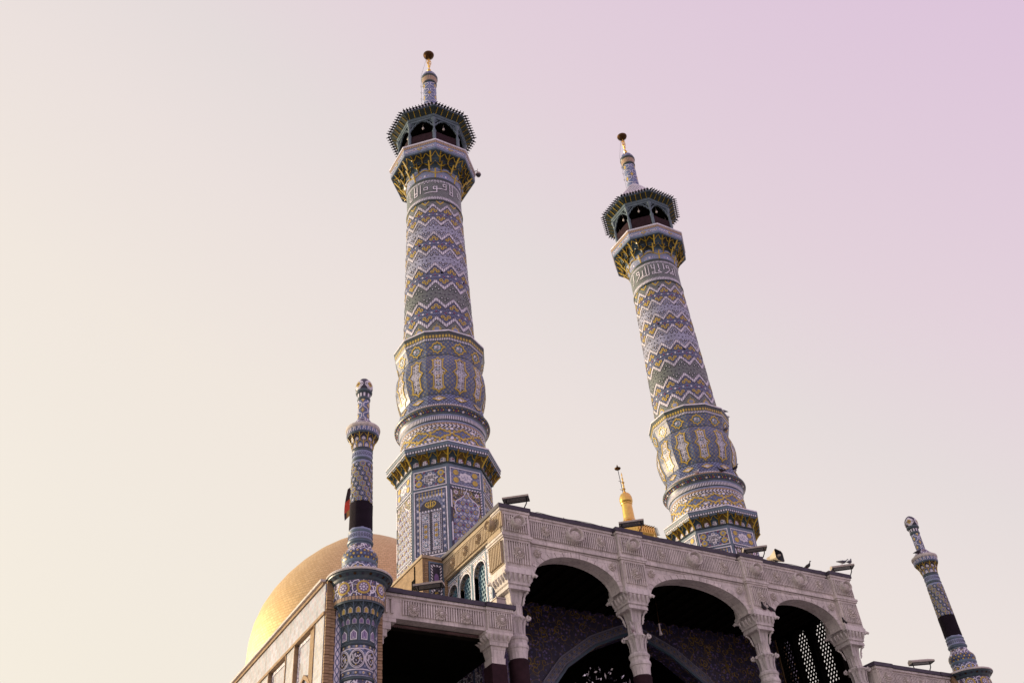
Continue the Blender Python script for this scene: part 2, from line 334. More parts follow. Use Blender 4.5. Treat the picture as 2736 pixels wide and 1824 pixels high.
    def mesh(s, name, mats):
        me = bpy.data.meshes.new(name); me.from_pydata(s.V, [], s.F)
        for mm in ([mats] if isinstance(mats, str) else mats): me.materials.append(MATS[mm])
        me.polygons.foreach_set('material_index', s.M); me.polygons.foreach_set('use_smooth', s.S)
        uvl = me.uv_layers.new(name='UVMap'); buf = []
        for f, u in zip(s.F, s.U):
            if u is None:
                a, b, c = (Vector(s.V[f[0]]), Vector(s.V[f[1]]), Vector(s.V[f[2]])); nn = (b-a).cross(c-a); ax = max(range(3), key=lambda i: abs(nn[i]))
                for k in f:
                    p = s.V[k]; buf += ((p[1], p[2]) if ax == 0 else (p[0], p[2]) if ax == 1 else (p[0], p[1]))
            else:
                for p in u: buf += p
        uvl.data.foreach_set('uv', buf); me.update(); return me
    def build(s, name, mats, parent=None, loc=(0, 0, 0), rz=0, label=None, kind=None):
        return place(name, s.mesh(name, mats), parent, loc, rz, label, kind)
def place(name, me, parent=None, loc=(0, 0, 0), rz=0, label=None, kind=None, rot=None, scale=None):
    o = bpy.data.objects.new(name, me); COL.objects.link(o); o.parent = parent; o.location = loc
    o.rotation_euler = rot if rot else (0, 0, rz)
    if scale: o.scale = scale
    if label: o['label'] = label
    if kind: o['kind'] = kind
    return o
def thing(name, label, cat, loc=(0, 0, 0), group=None, rz=0):
    o = bpy.data.objects.new(name, None); COL.objects.link(o); o.location = loc; o.rotation_euler = (0, 0, rz)
    o.empty_display_size = .3; tag(o, label, cat, group); return o
def tag(o, label, cat, group=None):
    o['label'] = label; o['category'] = cat
    if group: o['group'] = group
    return o
def copy_tree(o, parent=None, skip=()):
    c = o.copy(); COL.objects.link(c); c.parent = parent
    for ch in list(o.children):
        if ch.name.split('.')[0] in skip: continue
        copy_tree(ch, c, skip)
    return c
def cylmap(rf, rref=None, cx=0, cy=0):
    g = rf if callable(rf) else (lambda z: rf)
    def f(u, v, h):
        r = g(v)+h; a = u/rref if rref else u
        return (cx+r*math.sin(a), cy-r*math.cos(a), v)
    return f
def facemap(th, off, cx=0, cy=0):
    n = (math.sin(th), -math.cos(th)); e = (math.cos(th), math.sin(th)); g = off if callable(off) else (lambda z: off)
    return lambda u, v, h: (cx+n[0]*(g(v)+h)+e[0]*u, cy+n[1]*(g(v)+h)+e[1]*u, v)
def interp(tab):
    def g(z):
        if z <= tab[0][0]: return tab[0][1]
        for (z0, r0), (z1, r1) in zip(tab, tab[1:]):
            if z <= z1: return r0+(r1-r0)*(z-z0)/(z1-z0)
        return tab[-1][1]
    return g
def arc(cu, cv, r, a0, a1, n=10, ry=None):
    return [(cu+r*math.cos(a0+(a1-a0)*i/n), cv+(ry or r)*math.sin(a0+(a1-a0)*i/n)) for i in range(n+1)]
# ================================================================== THE SETTING
g = MB(); g.add([(-600, -600, 0), (600, -600, 0), (600, 900, 0), (-600, 900, 0)], [(0, 1, 2, 3)])
o = g.build('courtyard_ground', 'ground_paving'); o['kind'] = 'structure'
CX = 18.9                                            # axis of symmetry of the front
# ================================================================== TALL MINARETS
INS_L= [[(-70.3, 32.04), (-69.9, 31.67), (-70.1, 31.44), (-63.1, 31.45), (-63.2, 31.62), (-69.2, 31.63)], [(-62.9, 32.03), (-63.2, 31.62)], [(-54.9, 32.02), (-55.2, 31.47)], [(-47.6, 31.77), (-39.8, 31.79), (-39.4, 31.64), (-47.1, 31.63), (-47.6, 31.77)], [(-46.8, 31.42), (-35.4, 31.45), (-20.7, 31.45), (-20.2, 31.8), (-27.6, 31.78), (-27.3, 31.64), (-19.9, 31.66), (-13.0, 31.67), (-0.7, 31.67), (-0.1, 32.0), (-7.0, 31.98), (-6.7, 31.83), (-0.4, 31.85)], [(8.4, 32.09), (8.4, 31.64), (14.4, 31.65), (15.0, 31.47), (8.0, 31.47), (8.3, 31.61)], [(14.8, 32.1), (14.4, 31.65)], [(-46.1, 32.07), (-44.8, 32.01)], [(-39.3, 32.06), (-37.7, 32.02)], [(-24.1, 32.06), (-22.8, 32.02)], [(-17.8, 32.07), (-16.2, 32.04)], [(29.7, 31.93), (30.8, 31.68), (37.1, 31.64)], [(-85.4, 31.99), (-84.9, 31.4), (-78.2, 31.4), (-78.0, 31.55)]]
INS_R= [[(-98.7, 32.03), (-100.5, 31.62), (-106.6, 31.48)], [(-91.1, 31.44), (-78.4, 31.66), (-78.0, 31.92), (-85.5, 31.95), (-85.4, 31.8), (-78.2, 31.76)], [(-68.7, 31.87), (-69.8, 31.45), (-79.5, 31.44), (-70.1, 31.57)], [(-60.6, 32.04), (-60.8, 31.46), (-67.6, 31.46)], [(-53.3, 32.03), (-53.9, 31.45), (-59.8, 31.43)], [(-46.0, 32.02), (-45.6, 31.78), (-39.2, 31.76)], [(-38.9, 32.04), (-40.1, 31.44), (-46.6, 31.44), (-46.3, 31.56), (-40.4, 31.54)], [(-40.1, 31.44), (-24.5, 31.45), (-31.9, 31.57), (-27.1, 31.71)], [(-29.5, 32.03), (-29.3, 31.73)], [(-17.5, 32.04), (-17.8, 31.65)], [(-18.1, 31.41), (-13.5, 31.43), (-4.1, 31.63), (-4.7, 31.91), (-10.9, 31.91), (-11.0, 31.76), (-5.3, 31.79)], [(4.9, 31.84), (5.0, 31.44), (-4.6, 31.45), (3.8, 31.61)], [(12.9, 31.99), (11.6, 31.42)]]
D45 = rad(45); V8 = rad(22.5); V12 = rad(15)
def octr(th): return 1/math.cos(((th+V8) % D45)-V8)
def muq(mb, f, u0, u1, v0, v1, h0, h1, mi, mrib, mpan, rr=.018, nu=6, nv=5, pan=True):
    um, hu = (u0+u1)/2, (u1-u0)/2; vs = []; ms = []
    for j in range(nv+1):
        t = j/nv
        for i in range(nu+1):
            a = -1+2*i/nu; e = 1.25+4.5*(1-a*a); vs.append(f(um+a*hu, v0+(v1-v0)*t, h0+(h1-h0)*t**e))
    fs = []
    for j in range(nv):
        for i in range(nu): fs.append((j*(nu+1)+i, j*(nu+1)+i+1, (j+1)*(nu+1)+i+1, (j+1)*(nu+1)+i)); ms.append(mi if j < nv-1 else mi)
    mb.add(vs, fs, ms, None, False)
    for a in (-1, 1):
        mb.tube([f(um+a*hu, v0+(v1-v0)*t/5, h0+(h1-h0)*(t/5)**1.25+.004) for t in range(6)], rr, 4, mrib, False, False)
    # pointed hood line
    mb.tube([f(um+a*hu, v0+(v1-v0)*(.96-.42*abs(a)**1.5), h0+(h1-h0)*(.96-.42*abs(a)**1.5)**(1.25+4.5*(1-a*a))+.004) for a in (-.95, -.6, -.25, 0, .25, .6, .95)], rr*.7, 4, mrib, False, False)
    if pan:
        mb.prism([(um-.55*hu, v0+.04*(v1-v0)), (um+.55*hu, v0+.04*(v1-v0)), (um+.55*hu, v0+.42*(v1-v0)), (um, v0+.62*(v1-v0)), (um-.55*hu, v0+.42*(v1-v0))], f, h0, h0+.012*(1 if h1 < .9 else .6), mpan)
def flower(mb, f, u, v, r, h, mo, mi, n=8, q=.72, ci=.42):
    mb.star(u, v, r, q, n, f, h-.012, h, mo); mb.ell(u, v, r*ci, r*ci, f, h-.012, h+.005, mi, 8)
TM = ['white_tile', 'navy_tile', 'blue_tile', 'yellow_tile', 'teal_frame', 'blue_mosaic', 'yellow_mosaic', 'door_mosaic', 'tulip_mosaic', 'magenta_tile', 'corner_scroll', 'turquoise_tile', 'pale_blue_tile', 'bead_white', 'pale_mosaic']
(iW, iN, iB, iY, iT, iBM, iYM, iDM, iTU, iMG, iCS, iTQ, iPB, iBW, iPM) = range(15)
F0 = facemap(0, 1.506)
def rectpath(a, b, c, d): return [(a, c), (b, c), (b, d), (a, d)]
def door_upper():
    m = MB(); f = F0; m.rect(-.57, .57, 17.14, 17.80, f, 0, .010, iBM)
    m.strip(rectpath(-.55, .55, 17.16, 17.78), .035, f, .01, .022, iW, True)
    for u in (-.38, .38):
        for v in (17.33, 17.61): flower(m, f, u, v, .125, .026, iY, iPB, 10, .8, .45)
    for u, v in ((-.5, 17.47), (.5, 17.47), (-.2, 17.72), (.2, 17.72), (-.2, 17.22), (.2, 17.22)): m.ell(u, v, .04, .04, f, .01, .022, iMG, 6)
    for u, v in ((-.5, 17.33), (-.5, 17.6), (.5, 17.33), (.5, 17.6), (-.38, 17.47), (.38, 17.47)): m.ell(u, v, .026, .026, f, .01, .024, iW, 6)
    pts = [(-.19, 17.33), (-.08, 17.33), (-.06, 17.24), (.06, 17.24), (.08, 17.33), (.19, 17.33), (.19, 17.41), (.29, 17.47), (.19, 17.53), (.19, 17.61), (.08, 17.61), (.06, 17.70), (-.06, 17.70), (-.08, 17.61), (-.19, 17.61), (-.19, 17.53), (-.29, 17.47), (-.19, 17.41)]
    m.prism(pts, f, .01, .020, iW)
    for p in ([(-.16, 17.58), (-.16, 17.36), (.0, 17.36), (.0, 17.42), (-.06, 17.42)], [(-.10, 17.58), (-.10, 17.41)], [(-.05, 17.58), (-.05, 17.48), (.05, 17.48), (.05, 17.58)], [(0, 17.58), (0, 17.5)], [(.05, 17.36), (.16, 17.36), (.16, 17.44), (.1, 17.44)], [(.1, 17.58), (.1, 17.44)], [(.16, 17.58), (.16, 17.5), (.22, 17.5)], [(-.04, 17.66), (.04, 17.66)], [(-.03, 17.28), (.03, 17.28)], [(-.24, 17.47), (-.2, 17.47)]):
        m.strip(p, .026, f, .02, .027, iN)
    return m
def tulip_upper():
    m = MB(); f = F0; m.rect(-.57, .57, 17.14, 17.80, f, 0, .010, iPM)
    m.strip(rectpath(-.55, .55, 17.16, 17.78), .035, f, .01, .022, iW, True)
    for u in (-.35, .35):
        for v in (17.34, 17.62): m.ell(u, v, .10, .10, f, .01, .024, iY, 12)
    for u in (-.5, -.2, .2, .5):
        for v in (17.22, 17.73): m.ell(u, v, .018, .018, f, .01, .022, iN, 6)
    pts = []
    for i in range(36):
        a = 2*PI*i/36; k = 1+.12*math.cos(8*a); pts.append((.235*k*math.cos(a), 17.48+.165*k*math.sin(a)))
    m.prism(pts, f, .01, .020, iW)
    for p in ([(-.15, 17.52), (-.13, 17.45), (-.06, 17.45), (-.05, 17.52)], [(-.02, 17.55), (-.01, 17.43), (.05, 17.43)], [(.08, 17.55), (.08, 17.43)], [(.12, 17.5), (.15, 17.44), (.19, 17.47)], [(-.05, 17.4), (.1, 17.39)]):
        m.strip(p, .014, f, .02, .024, iPB)
    return m
def door_lower():
    m = MB(); f = F0; m.rect(-.57, .57, 14.5, 17.08, f, 0, .010, iPM)
    for c in range(9):
        u = -.44+.11*c
        for r0 in range(19):
            v = 14.88+.113*r0
            if -.42 < u < .42 and v < 16.36: continue
            if (u/.42)**2+((v-16.33)/.44)**2 < 1 and v > 16.3: continue
            if r0 % 2: m.ell(u, v, .036, .040, f, .01, .018, iW, 8); m.ell(u, v, .012, .014, f, .018, .02, iB, 4)
            else: m.ell(u, v, .036, .050, f, .01, .016, iB, 8); m.ell(u, v, .012, .03, f, .016, .02, iN, 6)
            if c < 8: m.prism([(u+.055-.019, v+.05), (u+.055, v-.02), (u+.055+.019, v+.05), (u+.055, v+.12)], f, .01, .017, iY)
    m.strip(rectpath(-.55, .55, 14.74, 17.05), .04, f, .01, .022, iW, True)
    m.strip(rectpath(-.505, .505, 14.79, 17.0), .02, f, .01, .018, iN, True)
    m.rect(-.385, .385, 14.80, 16.32, f, .01, .02, iBW)
    m.rect(-.345, .345, 14.86, 16.26, f, .02, .03, iDM)
    for u in (-.175, .175):
        m.strip(rectpath(u-.145, u+.145, 14.9, 16.22), .018, f, .03, .036, iN, True)
        m.strip(rectpath(u-.07, u+.07, 15.3, 15.85), .02, f, .03, .036, iB, True)
        for v in (15.4, 15.575, 15.75): flower(m, f, u, v, .06, .042, iY, iMG, 8, .7, .35)
        for v in (15.1, 16.05): flower(m, f, u, v, .075, .042, iTQ, iW, 8, .6, .5)
    m.rect(-.014, .014, 14.86, 16.26, f, .03, .045, iN)
    return m
def lunette():
    m = MB(); m.prism([(-.35, 16.33)]+[(-.35*math.cos(PI*i/14), 16.33+.34*math.sin(PI*i/14)**.8) for i in range(1, 14)][::1]+[(.35, 16.33)], F0, .01, .024, 0); return m
def emblem():
    m = MB(); f = F0
    m.prism([(-.026, 16.37), (.026, 16.37), (.020, 16.60), (0, 16.65), (-.020, 16.60)], f, .024, .034, 0)
    for s in (-1, 1):
        for r, wd in ((.085, .034), (.175, .036)):
            pa = [(s*(r*math.sin(PI*.80*t/10)+.0), 16.38+.225*t/10+.0) for t in range(1, 11)]
            m.strip([(s*.03, 16.375)]+pa, wd, f, .024, .034, 0)
    m.strip([(-.04, 16.655), (0, 16.645), (.04, 16.655)], .016, f, .024, .034, 0)
    return m
def tulip_lower():
    m = MB(); f = F0; m.rect(-.57, .57, 14.5, 17.08, f, 0, .010, iPM)
    for r0 in range(18):
        for c in range(7):
            u = -.45+.15*c+(.075 if r0 % 2 else 0); v = 14.7+.13*r0
            if abs(u) > .5: continue
            if v > 16.60 and abs(u) > .40-(v-16.60)*1.0: continue
            k = 0 if r0 % 2 else (1 if (c+r0//2) % 2 else 2); flower(m, f, u, v, (.042, .070, .045)[k], .020, (iW, iY, iMG)[k], (iB, iPB, iB)[k], 8, (.85, .82, .6)[k], (.4, .62, .3)[k])
    ogee = [(-.40, 16.15), (-.44, 16.3), (-.43, 16.45), (-.36, 16.58), (-.22, 16.68), (-.10, 16.78), (-.04, 16.9), (0, 17.0), (.04, 16.9), (.10, 16.78), (.22, 16.68), (.36, 16.58), (.43, 16.45), (.44, 16.3), (.40, 16.15)]
    m.prism([(-.53, 17.04), (-.53, 16.0)]+ogee[:8]+[(0, 17.04)], f, .01, .016, iCS); m.prism([(0, 17.04)]+ogee[7:]+[(.53, 16.0), (.53, 17.04)], f, .01, .016, iCS)
    m.strip(ogee, .028, f, .016, .026, iW)
    for u in (-.38, .38): m.star(u, 16.88, .10, .5, 6, f, .016, .026, iW); m.ell(u, 16.88, .035, .035, f, .026, .03, iMG, 6)
    m.strip(rectpath(-.545, .545, 14.74, 17.05), .05, f, .01, .024, iBW, True); m.strip(rectpath(-.505, .505, 14.79, 17.01), .012, f, .01, .02, iN, True)
    return m
ZK = [30.81, 30.01, 29.15, 28.31, 27.37, 26.43, 25.48, 24.53]
SHR = interp([(23.5, 1.372), (31.0, 1.172)])
def tri(th): q = (math.degrees(th) % 30)/30; return abs(2*q-1)          # 1 on the crest, 0 in the trough
ZA, ZT = .40, .245
def zline(k, off): return lambda th: ZK[k]-off-ZA*(1-tri(th))
def zone(mb, lo, hi, h, m=0, n=240, edges=True):
    f = cylmap(SHR); vs = []; fs = []; us = []
    for i in range(n+1):
        th = 2*PI*i/n; a, b = lo(th), hi(th); vs += [f(th, a, h), f(th, b, h), f(th, a, h-.02), f(th, b, h-.02)]
    for i in range(n):
        o = 4*i; th0 = 2*PI*i/n*1.27; th1 = 2*PI*(i+1)/n*1.27; d = hi(2*PI*i/n)-lo(2*PI*i/n); d2 = hi(2*PI*(i+1)/n)-lo(2*PI*(i+1)/n)
        fs.append((o, o+4, o+5, o+1)); us.append([(th0, 0), (th1, 0), (th1, d2), (th0, d)])
        if edges: fs.append((o+2, o+6, o+4, o)); us.append(None); fs.append((o+1, o+5, o+7, o+3)); us.append(None)
    mb.add(vs, fs, m, us, False)
def make_minaret(label, loc, ins, arrow):
    R = thing('minaret', label, 'minaret', loc, 'pair of tall tiled minarets')
    # ---- octagonal base
    b = MB(); b.lathe([(1.63, 14.37), (1.63, 17.95)], 8, V8, 0); b.disc(1.63, 17.95, 8, V8, 0)
    base = b.build('octagonal_base', 'teal_frame', R)
    up = (door_upper().mesh('kufic_panel', TM), tulip_upper().mesh('flower_panel', TM)); lo = (door_lower().mesh('door_panel', TM), tulip_lower().mesh('arch_panel', TM))
    lu = lunette().mesh('lunette', ['navy_tile']); em = emblem().mesh('emblem', ['yellow_tile'])
    for i in range(-4, 4):
        t = i % 2; k = 0 if t else 1
        place('inscription_panel', up[k], base, rz=i*D45)
        p = place('tile_panel', lo[k], base, rz=i*D45)
        if k == 0: place('lunette', lu, base, rz=i*D45); place('emblem', em, base, rz=i*D45)
    # ---- muqarnas under the base cornice
    fo = lambda th, v, h: ((1.506+h)*octr(th)*math.sin(th), -(1.506+h)*octr(th)*math.cos(th), v)
    cell = D45/4; mt = ['muq_leaf', 'yellow_rib', 'white_mosaic', 'muq_ochre', 'blue_tile']
    cells = []
    for c in range(4):
        m = MB(); muq(m, fo, -V8+c*cell, -V8+(c+1)*cell, 17.95, 18.34, .02, .30, 3 if c % 2 else 0, 1, 2, .026)
        cells.append(m.mesh('muqarnas_cell', mt))
    cor = MB(); cor.lathe([(1.66, 17.93), (1.70, 17.97)], 8, V8, 0)
    cor.lathe([(1.60, 18.30), (1.93, 18.31), (1.94, 18.37), (1.955, 18.375), (1.96, 18.44), (1.975, 18.445), (1.985, 18.55), (2.0, 18.56), (2.0, 18.61), (1.45, 18.66)], 8, V8, [1, 1, 0, 2, 0, 1, 0, 3, 3])
    cn = cor.build('base_cornice', ['teal_tile', 'teal_frame', 'bead_white', 'white_tile'], R)
    for i in range(8):
        for c in range(4): place('muqarnas_cell', cells[c], cn, rz=i*D45)
    # ---- drum and torus ring
    d = MB(); d.lathe([(1.49, 18.6), (1.49, 18.78), (1.492, 18.9), (1.492, 19.44), (1.494, 19.56), (1.494, 19.63), (1.50, 19.70), (1.525, 19.74), (1.53, 19.88), (1.55, 19.93), (1.57, 20.0), (1.64, 20.08), (1.695, 20.11), (1.71, 20.15), (1.70, 20.19)], 72, 0, [1, 0, 2, 0, 4, 3, 5, 6, 3, 5, 7, 7, 8, 8])
    d.lathe([(1.70, 20.19), (1.60, 20.29), (1.565, 20.36)], 72, 0, [4, 6])
    dr = d.build('drum', ['navy_tile', 'navy_tile', 'yellow_mosaic', 'pale_blue_tile', 'bead_tan', 'teal_tile', 'bead_fine', 'deep_mosaic', 'teal_tile'], R)
    f = cylmap(1.492, 1.492)
    for k in range(12):
        if not -150 < (k*30+180) % 360-180 < 70: continue
        m = MB(); u = 0
        st = [(-.30, 0), (-.24, .05), (-.18, .05), (-.12, .11), (-.05, .11), (0, .16), (.05, .11), (.12, .11), (.18, .05), (.24, .05), (.30, 0), (.24, -.05), (.18, -.05), (.12, -.11), (.05, -.11), (0, -.16), (-.05, -.11), (-.12, -.11), (-.18, -.05), (-.24, -.05)]
        m.strip([(x*1.2, 19.17+y*1.35) for x, y in st][::-1], .045, f, .004, .018, 1, True, .12)
        for a, bq in ((-.30, -.1), (-.1, .1), (.1, .30)):
            w_ = .14 if abs(a+bq) < .05 else .06
            m.prism([(a, 19.17-w_*.5), ((a+bq)/2, 19.17-w_), (bq, 19.17-w_*.5), (bq, 19.17+w_*.5), ((a+bq)/2, 19.17+w_), (a, 19.17+w_*.5)], f, .004, .014, 0)
        flower(m, f, 0, 19.17, .05, .02, 1, 2, 4, .5, .4); m.ell(.39, 19.36, .07, .05, f, .004, .014, 3, 6); m.ell(.39, 18.98, .07, .05, f, .004, .014, 3, 6)
        m.build('drum_medallion', ['blue_tile', 'yellow_tile', 'navy_tile', 'white_tile'], dr, rz=rad(30*k), kind='stuff')
    m = MB(); na = 66; pw = 2*PI*1.49/na
    for row in (19.50, 18.84):
        for i in range(na):
            u = i*pw; s_ = arrow
            m.strip([(u-s_*pw*.3, row+.055), (u+s_*pw*.28, row), (u-s_*pw*.3, row-.055)], .042, f, .0, .008, 0)
    m.build('arrow_band', ['white_tile'], dr, kind='stuff')
    m = MB(); f2 = cylmap(lambda z: 1.57+(z-20.0)*.875, 1.6)
    for i in range(40):
        u = 2*PI*1.6*i/40; m.ell(u, 20.04, .042, .03, f2, .0, .012, i % 2, 6)
    m.build('flower_row', ['white_tile', 'magenta_tile'], dr, kind='stuff')
    # ---- bulb : twelve-sided
    prof = [(20.34, 1.57), (20.60, 1.54), (20.84, 1.475), (20.88, 1.475), (21.0, 1.525), (21.2, 1.59), (21.45, 1.645), (21.75, 1.675), (22.0, 1.67), (22.2, 1.635), (22.4, 1.575), (22.52, 1.535), (22.57, 1.535), (22.7, 1.565), (22.95, 1.635), (23.08, 1.665)]
    m = MB(); pp_ = [(r, z) for z, r in prof]
    m.lathe(pp_[:3], 12, V12, 2); m.lathe(pp_[2:4], 12, V12, 1); m.lathe(pp_[3:12], 12, V12, 0); m.lathe(pp_[11:13], 12, V12, 1); m.lathe(pp_[12:], 12, V12, 0)
    bu = m.build('bulb', ['bulb_mosaic', 'dark_green_tile', 'blue_mosaic'], R)
    rin = interp([(z, r*math.cos(V12)) for z, r in prof]); f = facemap(0, rin)
    half = [(0, 22.38), (.05, 22.31), (.11, 22.27), (.20, 22.26), (.17, 22.18), (.165, 21.86), (.30, 21.70), (.165, 21.54), (.165, 21.16), (.21, 21.06), (.11, 21.03), (.04, 20.98), (0, 20.92)]
    full = half+[(-u, v) for u, v in half[-2:0:-1]]
    inner = [(u*.80, 21.66+(v-21.66)*.93) for u, v in full]
    pm = []
    for typ in (0, 1):
        m = MB(); m.strip(full, .045, f, .004, .022, 1, True, .12)
        m.strip([(u*.9, 21.66+(v-21.66)*.965) for u, v in full], .03, f, .004, .012, 2, True, .12)
        # filled panel in horizontal slices so that it follows the curve
        for z0_, z1_ in zip([20.99+.0825*i for i in range(16)], [20.99+.0825*(i+1) for i in range(16)]):
            zz = (z0_+z1_)/2; wv = [abs(u) for u, v in inner if abs(v-zz) < .09]; wd = interp(sorted([(v, u) for u, v in inner if u >= 0]))(zz)
            if wd > .02: m.rect(-wd, wd, z0_, z1_, f, .003, .009, 0)
        if typ:
            for v in (21.2, 21.5, 21.8, 22.1): flower(m, f, 0, v, .07, .016, 1 if int(v*10) % 2 else 4, 3, 8, .7, .45)
            for v in (21.07, 21.35, 21.65, 21.95, 22.22):
                for u in (-.085, .085): m.ell(u, v, .035, .035, f, .008, .015, 3, 6)
        else:
            for v in (21.1, 21.3, 21.5, 21.86, 22.05, 22.2):
                for u in (-.075, .075): flower(m, f, u, v, .048, .016, 2, 3, 4, .6, .4)
        pm.append(m.mesh('bulb_panel', ['white_mosaic_b' if typ else 'door_mosaic', 'yellow_tile', 'navy_tile', 'white_tile', 'turquoise_tile']))
    md = MB(); st = [(0, .22), (.06, .15), (.15, .14), (.16, .06), (.27, 0), (.16, -.06), (.15, -.14), (.06, -.15), (0, -.22), (-.06, -.15), (-.15, -.14), (-.16, -.06), (-.27, 0), (-.16, .06), (-.15, .14), (-.06, .15)]
    md.strip([(x, 22.82+y) for x, y in st][::-1], .038, f, .004, .022, 0, True, .12)
    md.ell(0, 22.82, .15, .12, f, .004, .012, 1, 10)
    md.prism([(-.10, 22.75), (.10, 22.75), (.10, 22.89), (-.10, 22.89)], f, .012, .016, 2)
    for u, v1 in ((-.07, 22.80), (-.035, 22.80), (.0, 22.88), (.03, 22.88), (.065, 22.88)): md.strip([(u, 22.765), (u, v1)], .016, f, .016, .022, 3)
    md.strip([(-.075, 22.77), (.04, 22.77)], .016, f, .016, .022, 3)
    md_ = md.mesh('name_medallion', ['yellow_tile', 'turquoise_tile', 'white_tile', 'navy_tile'])
    lz = MB(); lz.strip([(-.21, 20.63), (0, 20.53), (.21, 20.63), (0, 20.73)], .034, f, .004, .022, 0, True, .12); lz.prism([(-.15, 20.63), (0, 20.56), (.15, 20.63), (0, 20.70)], f, .004, .012, 1)
    for x in (-.06, 0, .06): lz.strip([(x, 20.60), (x+.01, 20.66)], .014, f, .012, .017, 2)
    lz_ = lz.mesh('lozenge', ['yellow_tile', 'white_tile', 'navy_tile'])
    for k in range(-5, 7):
        place('bulb_panel', pm[k % 2], bu, rz=rad(30*(k))); place('name_medallion', md_, bu, rz=rad(30*k)); place('lozenge', lz_, bu, rz=rad(30*k))
    m = MB(); m.lathe([(1.66, 23.06), (1.68, 23.10), (1.685, 23.20), (1.70, 23.22), (1.71, 23.34), (1.725, 23.36), (1.73, 23.46), (1.745, 23.47), (1.745, 23.53), (1.30, 23.58)], 12, V12, [0, 1, 2, 3, 2, 4, 2, 5, 5])
    m.build('bulb_cornice', ['teal_tile', 'bead_fine', 'teal_tile', 'bead_yellow', 'dark_green_tile', 'white_tile'], R)
    # ---- shaft
    m = MB(); m.lathe([(1.355, 23.4), (1.155, 31.0)], 60, 0, 0); sh = m.build('shaft', 'green_tile', R)
    top = lambda th: 30.93
    def mb_zone(name, lo, hi, h, mat): q = MB(); zone(q, lo, hi, h); q.build(name, mat, sh)
    mb_zone('tile_field', zline(0, 0), top, 0, 'green_mosaic')
    fmats = ['shaft_blue', 'shaft_pale', 'shaft_blue', 'shaft_pale', 'shaft_blue', 'green_mosaic', 'shaft_blue']
    bot = lambda th: 23.5
    for k in range(8):
        q = MB(); zone(q, zline(k, ZT), zline(k, 0), .006, 1); zone(q, zline(k, ZT-.045), zline(k, .045), .014, 0); q.build('zigzag_band', ['zig_white', 'navy_tile'], sh)
        if k < 7: mb_zone('tile_field', zline(k+1, 0), zline(k, ZT), 0, fmats[k])
    mb_zone('tile_field', bot, zline(7, ZT), 0, 'green_mosaic')
    f = cylmap(SHR, 1.27)
    m = MB()
    for i in range(12):
        u = rad(30*i+15)*1.27; m.strip([(u-.17, 30.90), (u, 30.72), (u+.17, 30.90)], .06, f, .0, .012, 0, False, .12); m.ell(u, 30.87, .06, .035, f, 0, .01, 1, 8)
        u = rad(30*i)*1.27; m.star(u, 23.86, .17, .7, 8, f, 0, .012, 0); m.star(u, 23.86, .11, .7, 8, f, .012, .018, 1); m.ell(u, 24.06, .03, .03, f, 0, .012, 0, 4)
    m.build('yellow_chevron', ['yellow_tile', 'pale_blue_tile'], sh, kind='stuff')
    fl = MB(); flower(fl, facemap(0, 0), 0, 0, .078, .014, 0, 1, 8, .82, .42); flm = fl.mesh('flower_tile', ['yellow_tile', 'navy_tile'])
    dots = MB(); rings = MB()
    for k in range(7):
        gap = ZK[k]-ZT-ZK[k+1]; dv = gap*.24
        for i in range(12):
            for ph, row in ((0, 1), (5, 1), (-5, 1), (15, -1), (10, -1), (20, -1)):
                d_ = 30*i+ph; dd = (d_+180) % 360-180
                th = rad(d_); cz = (zline(k, ZT)(th)+zline(k+1, 0)(th))/2+row*dv-(.02 if ph == 0 else 0)+(.02 if ph == 15 else 0)
                if k % 2 == 0:
                    if -140 < dd < 66:
                        r_ = SHR(cz); place('flower_tile', flm, sh, (r_*math.sin(th), -r_*math.cos(th), cz), th)
                else:
                    u = th*1.27; rings.star(u, cz, .070, .88, 6, f, 0, .010, 0 if k < 5 else 2); rings.ell(u, cz, .026, .026, f, .010, .014, 1, 6)
            for ph, row, mm in ((0, -1, 0), (15, 1, 0), (7.5, 0, 1), (-7.5, 0, 1)):
                th = rad(30*i+ph); cz = (zline(k, ZT)(th)+zline(k+1, 0)(th))/2+row*dv*.9
                (dots if k % 2 == 0 else rings).ell(th*1.27, cz, .042 if k % 2 == 0 else .034, .042 if k % 2 == 0 else .034, f, 0, .009, mm if k % 2 == 0 else 0, 6)
    dots.build('star_inlay', ['magenta_tile', 'white_tile'], sh, kind='stuff'); rings.build('ring_inlay', ['navy_tile', 'white_tile', 'dark_green_tile'], sh, kind='stuff')
    # put-log holes: flat dark squares painted for the shade inside them
    m = MB()
    for t_, z_ in ((-12, 29.45), (-10, 28.2), (-18, 26.75), (-62, 25.35), (-58, 28.4), (24, 28.9), (26, 26.6), (-40, 30.55)):
        u = rad(t_)*1.27; m.rect(u-.035, u+.035, z_-.03, z_+.03, f, .0, .017, 0)
    m.build('putlog_hole', ['shade_black'], sh, kind='stuff')
    # ---- inscription band
    m = MB(); m.lathe([(1.165, 30.90), (1.20, 30.92), (1.215, 30.97), (1.20, 31.02), (1.185, 31.03), (1.183, 31.12), (1.18, 31.13), (1.178, 31.20), (1.176, 31.30), (1.174, 32.12), (1.176, 32.22), (1.19, 32.30), (1.20, 32.33), (1.19, 32.36)], 64, 0, [4, 4, 4, 0, 5, 4, 3, 6, 2, 3, 4, 4, 4])
    ib = m.build('inscription_band', ['bead_white', 'navy_tile', 'green_mosaic', 'bead_fine', 'dark_green_tile', 'zig_white', 'green_mosaic'], R)
    f = cylmap(1.175, 1.175); m = MB()
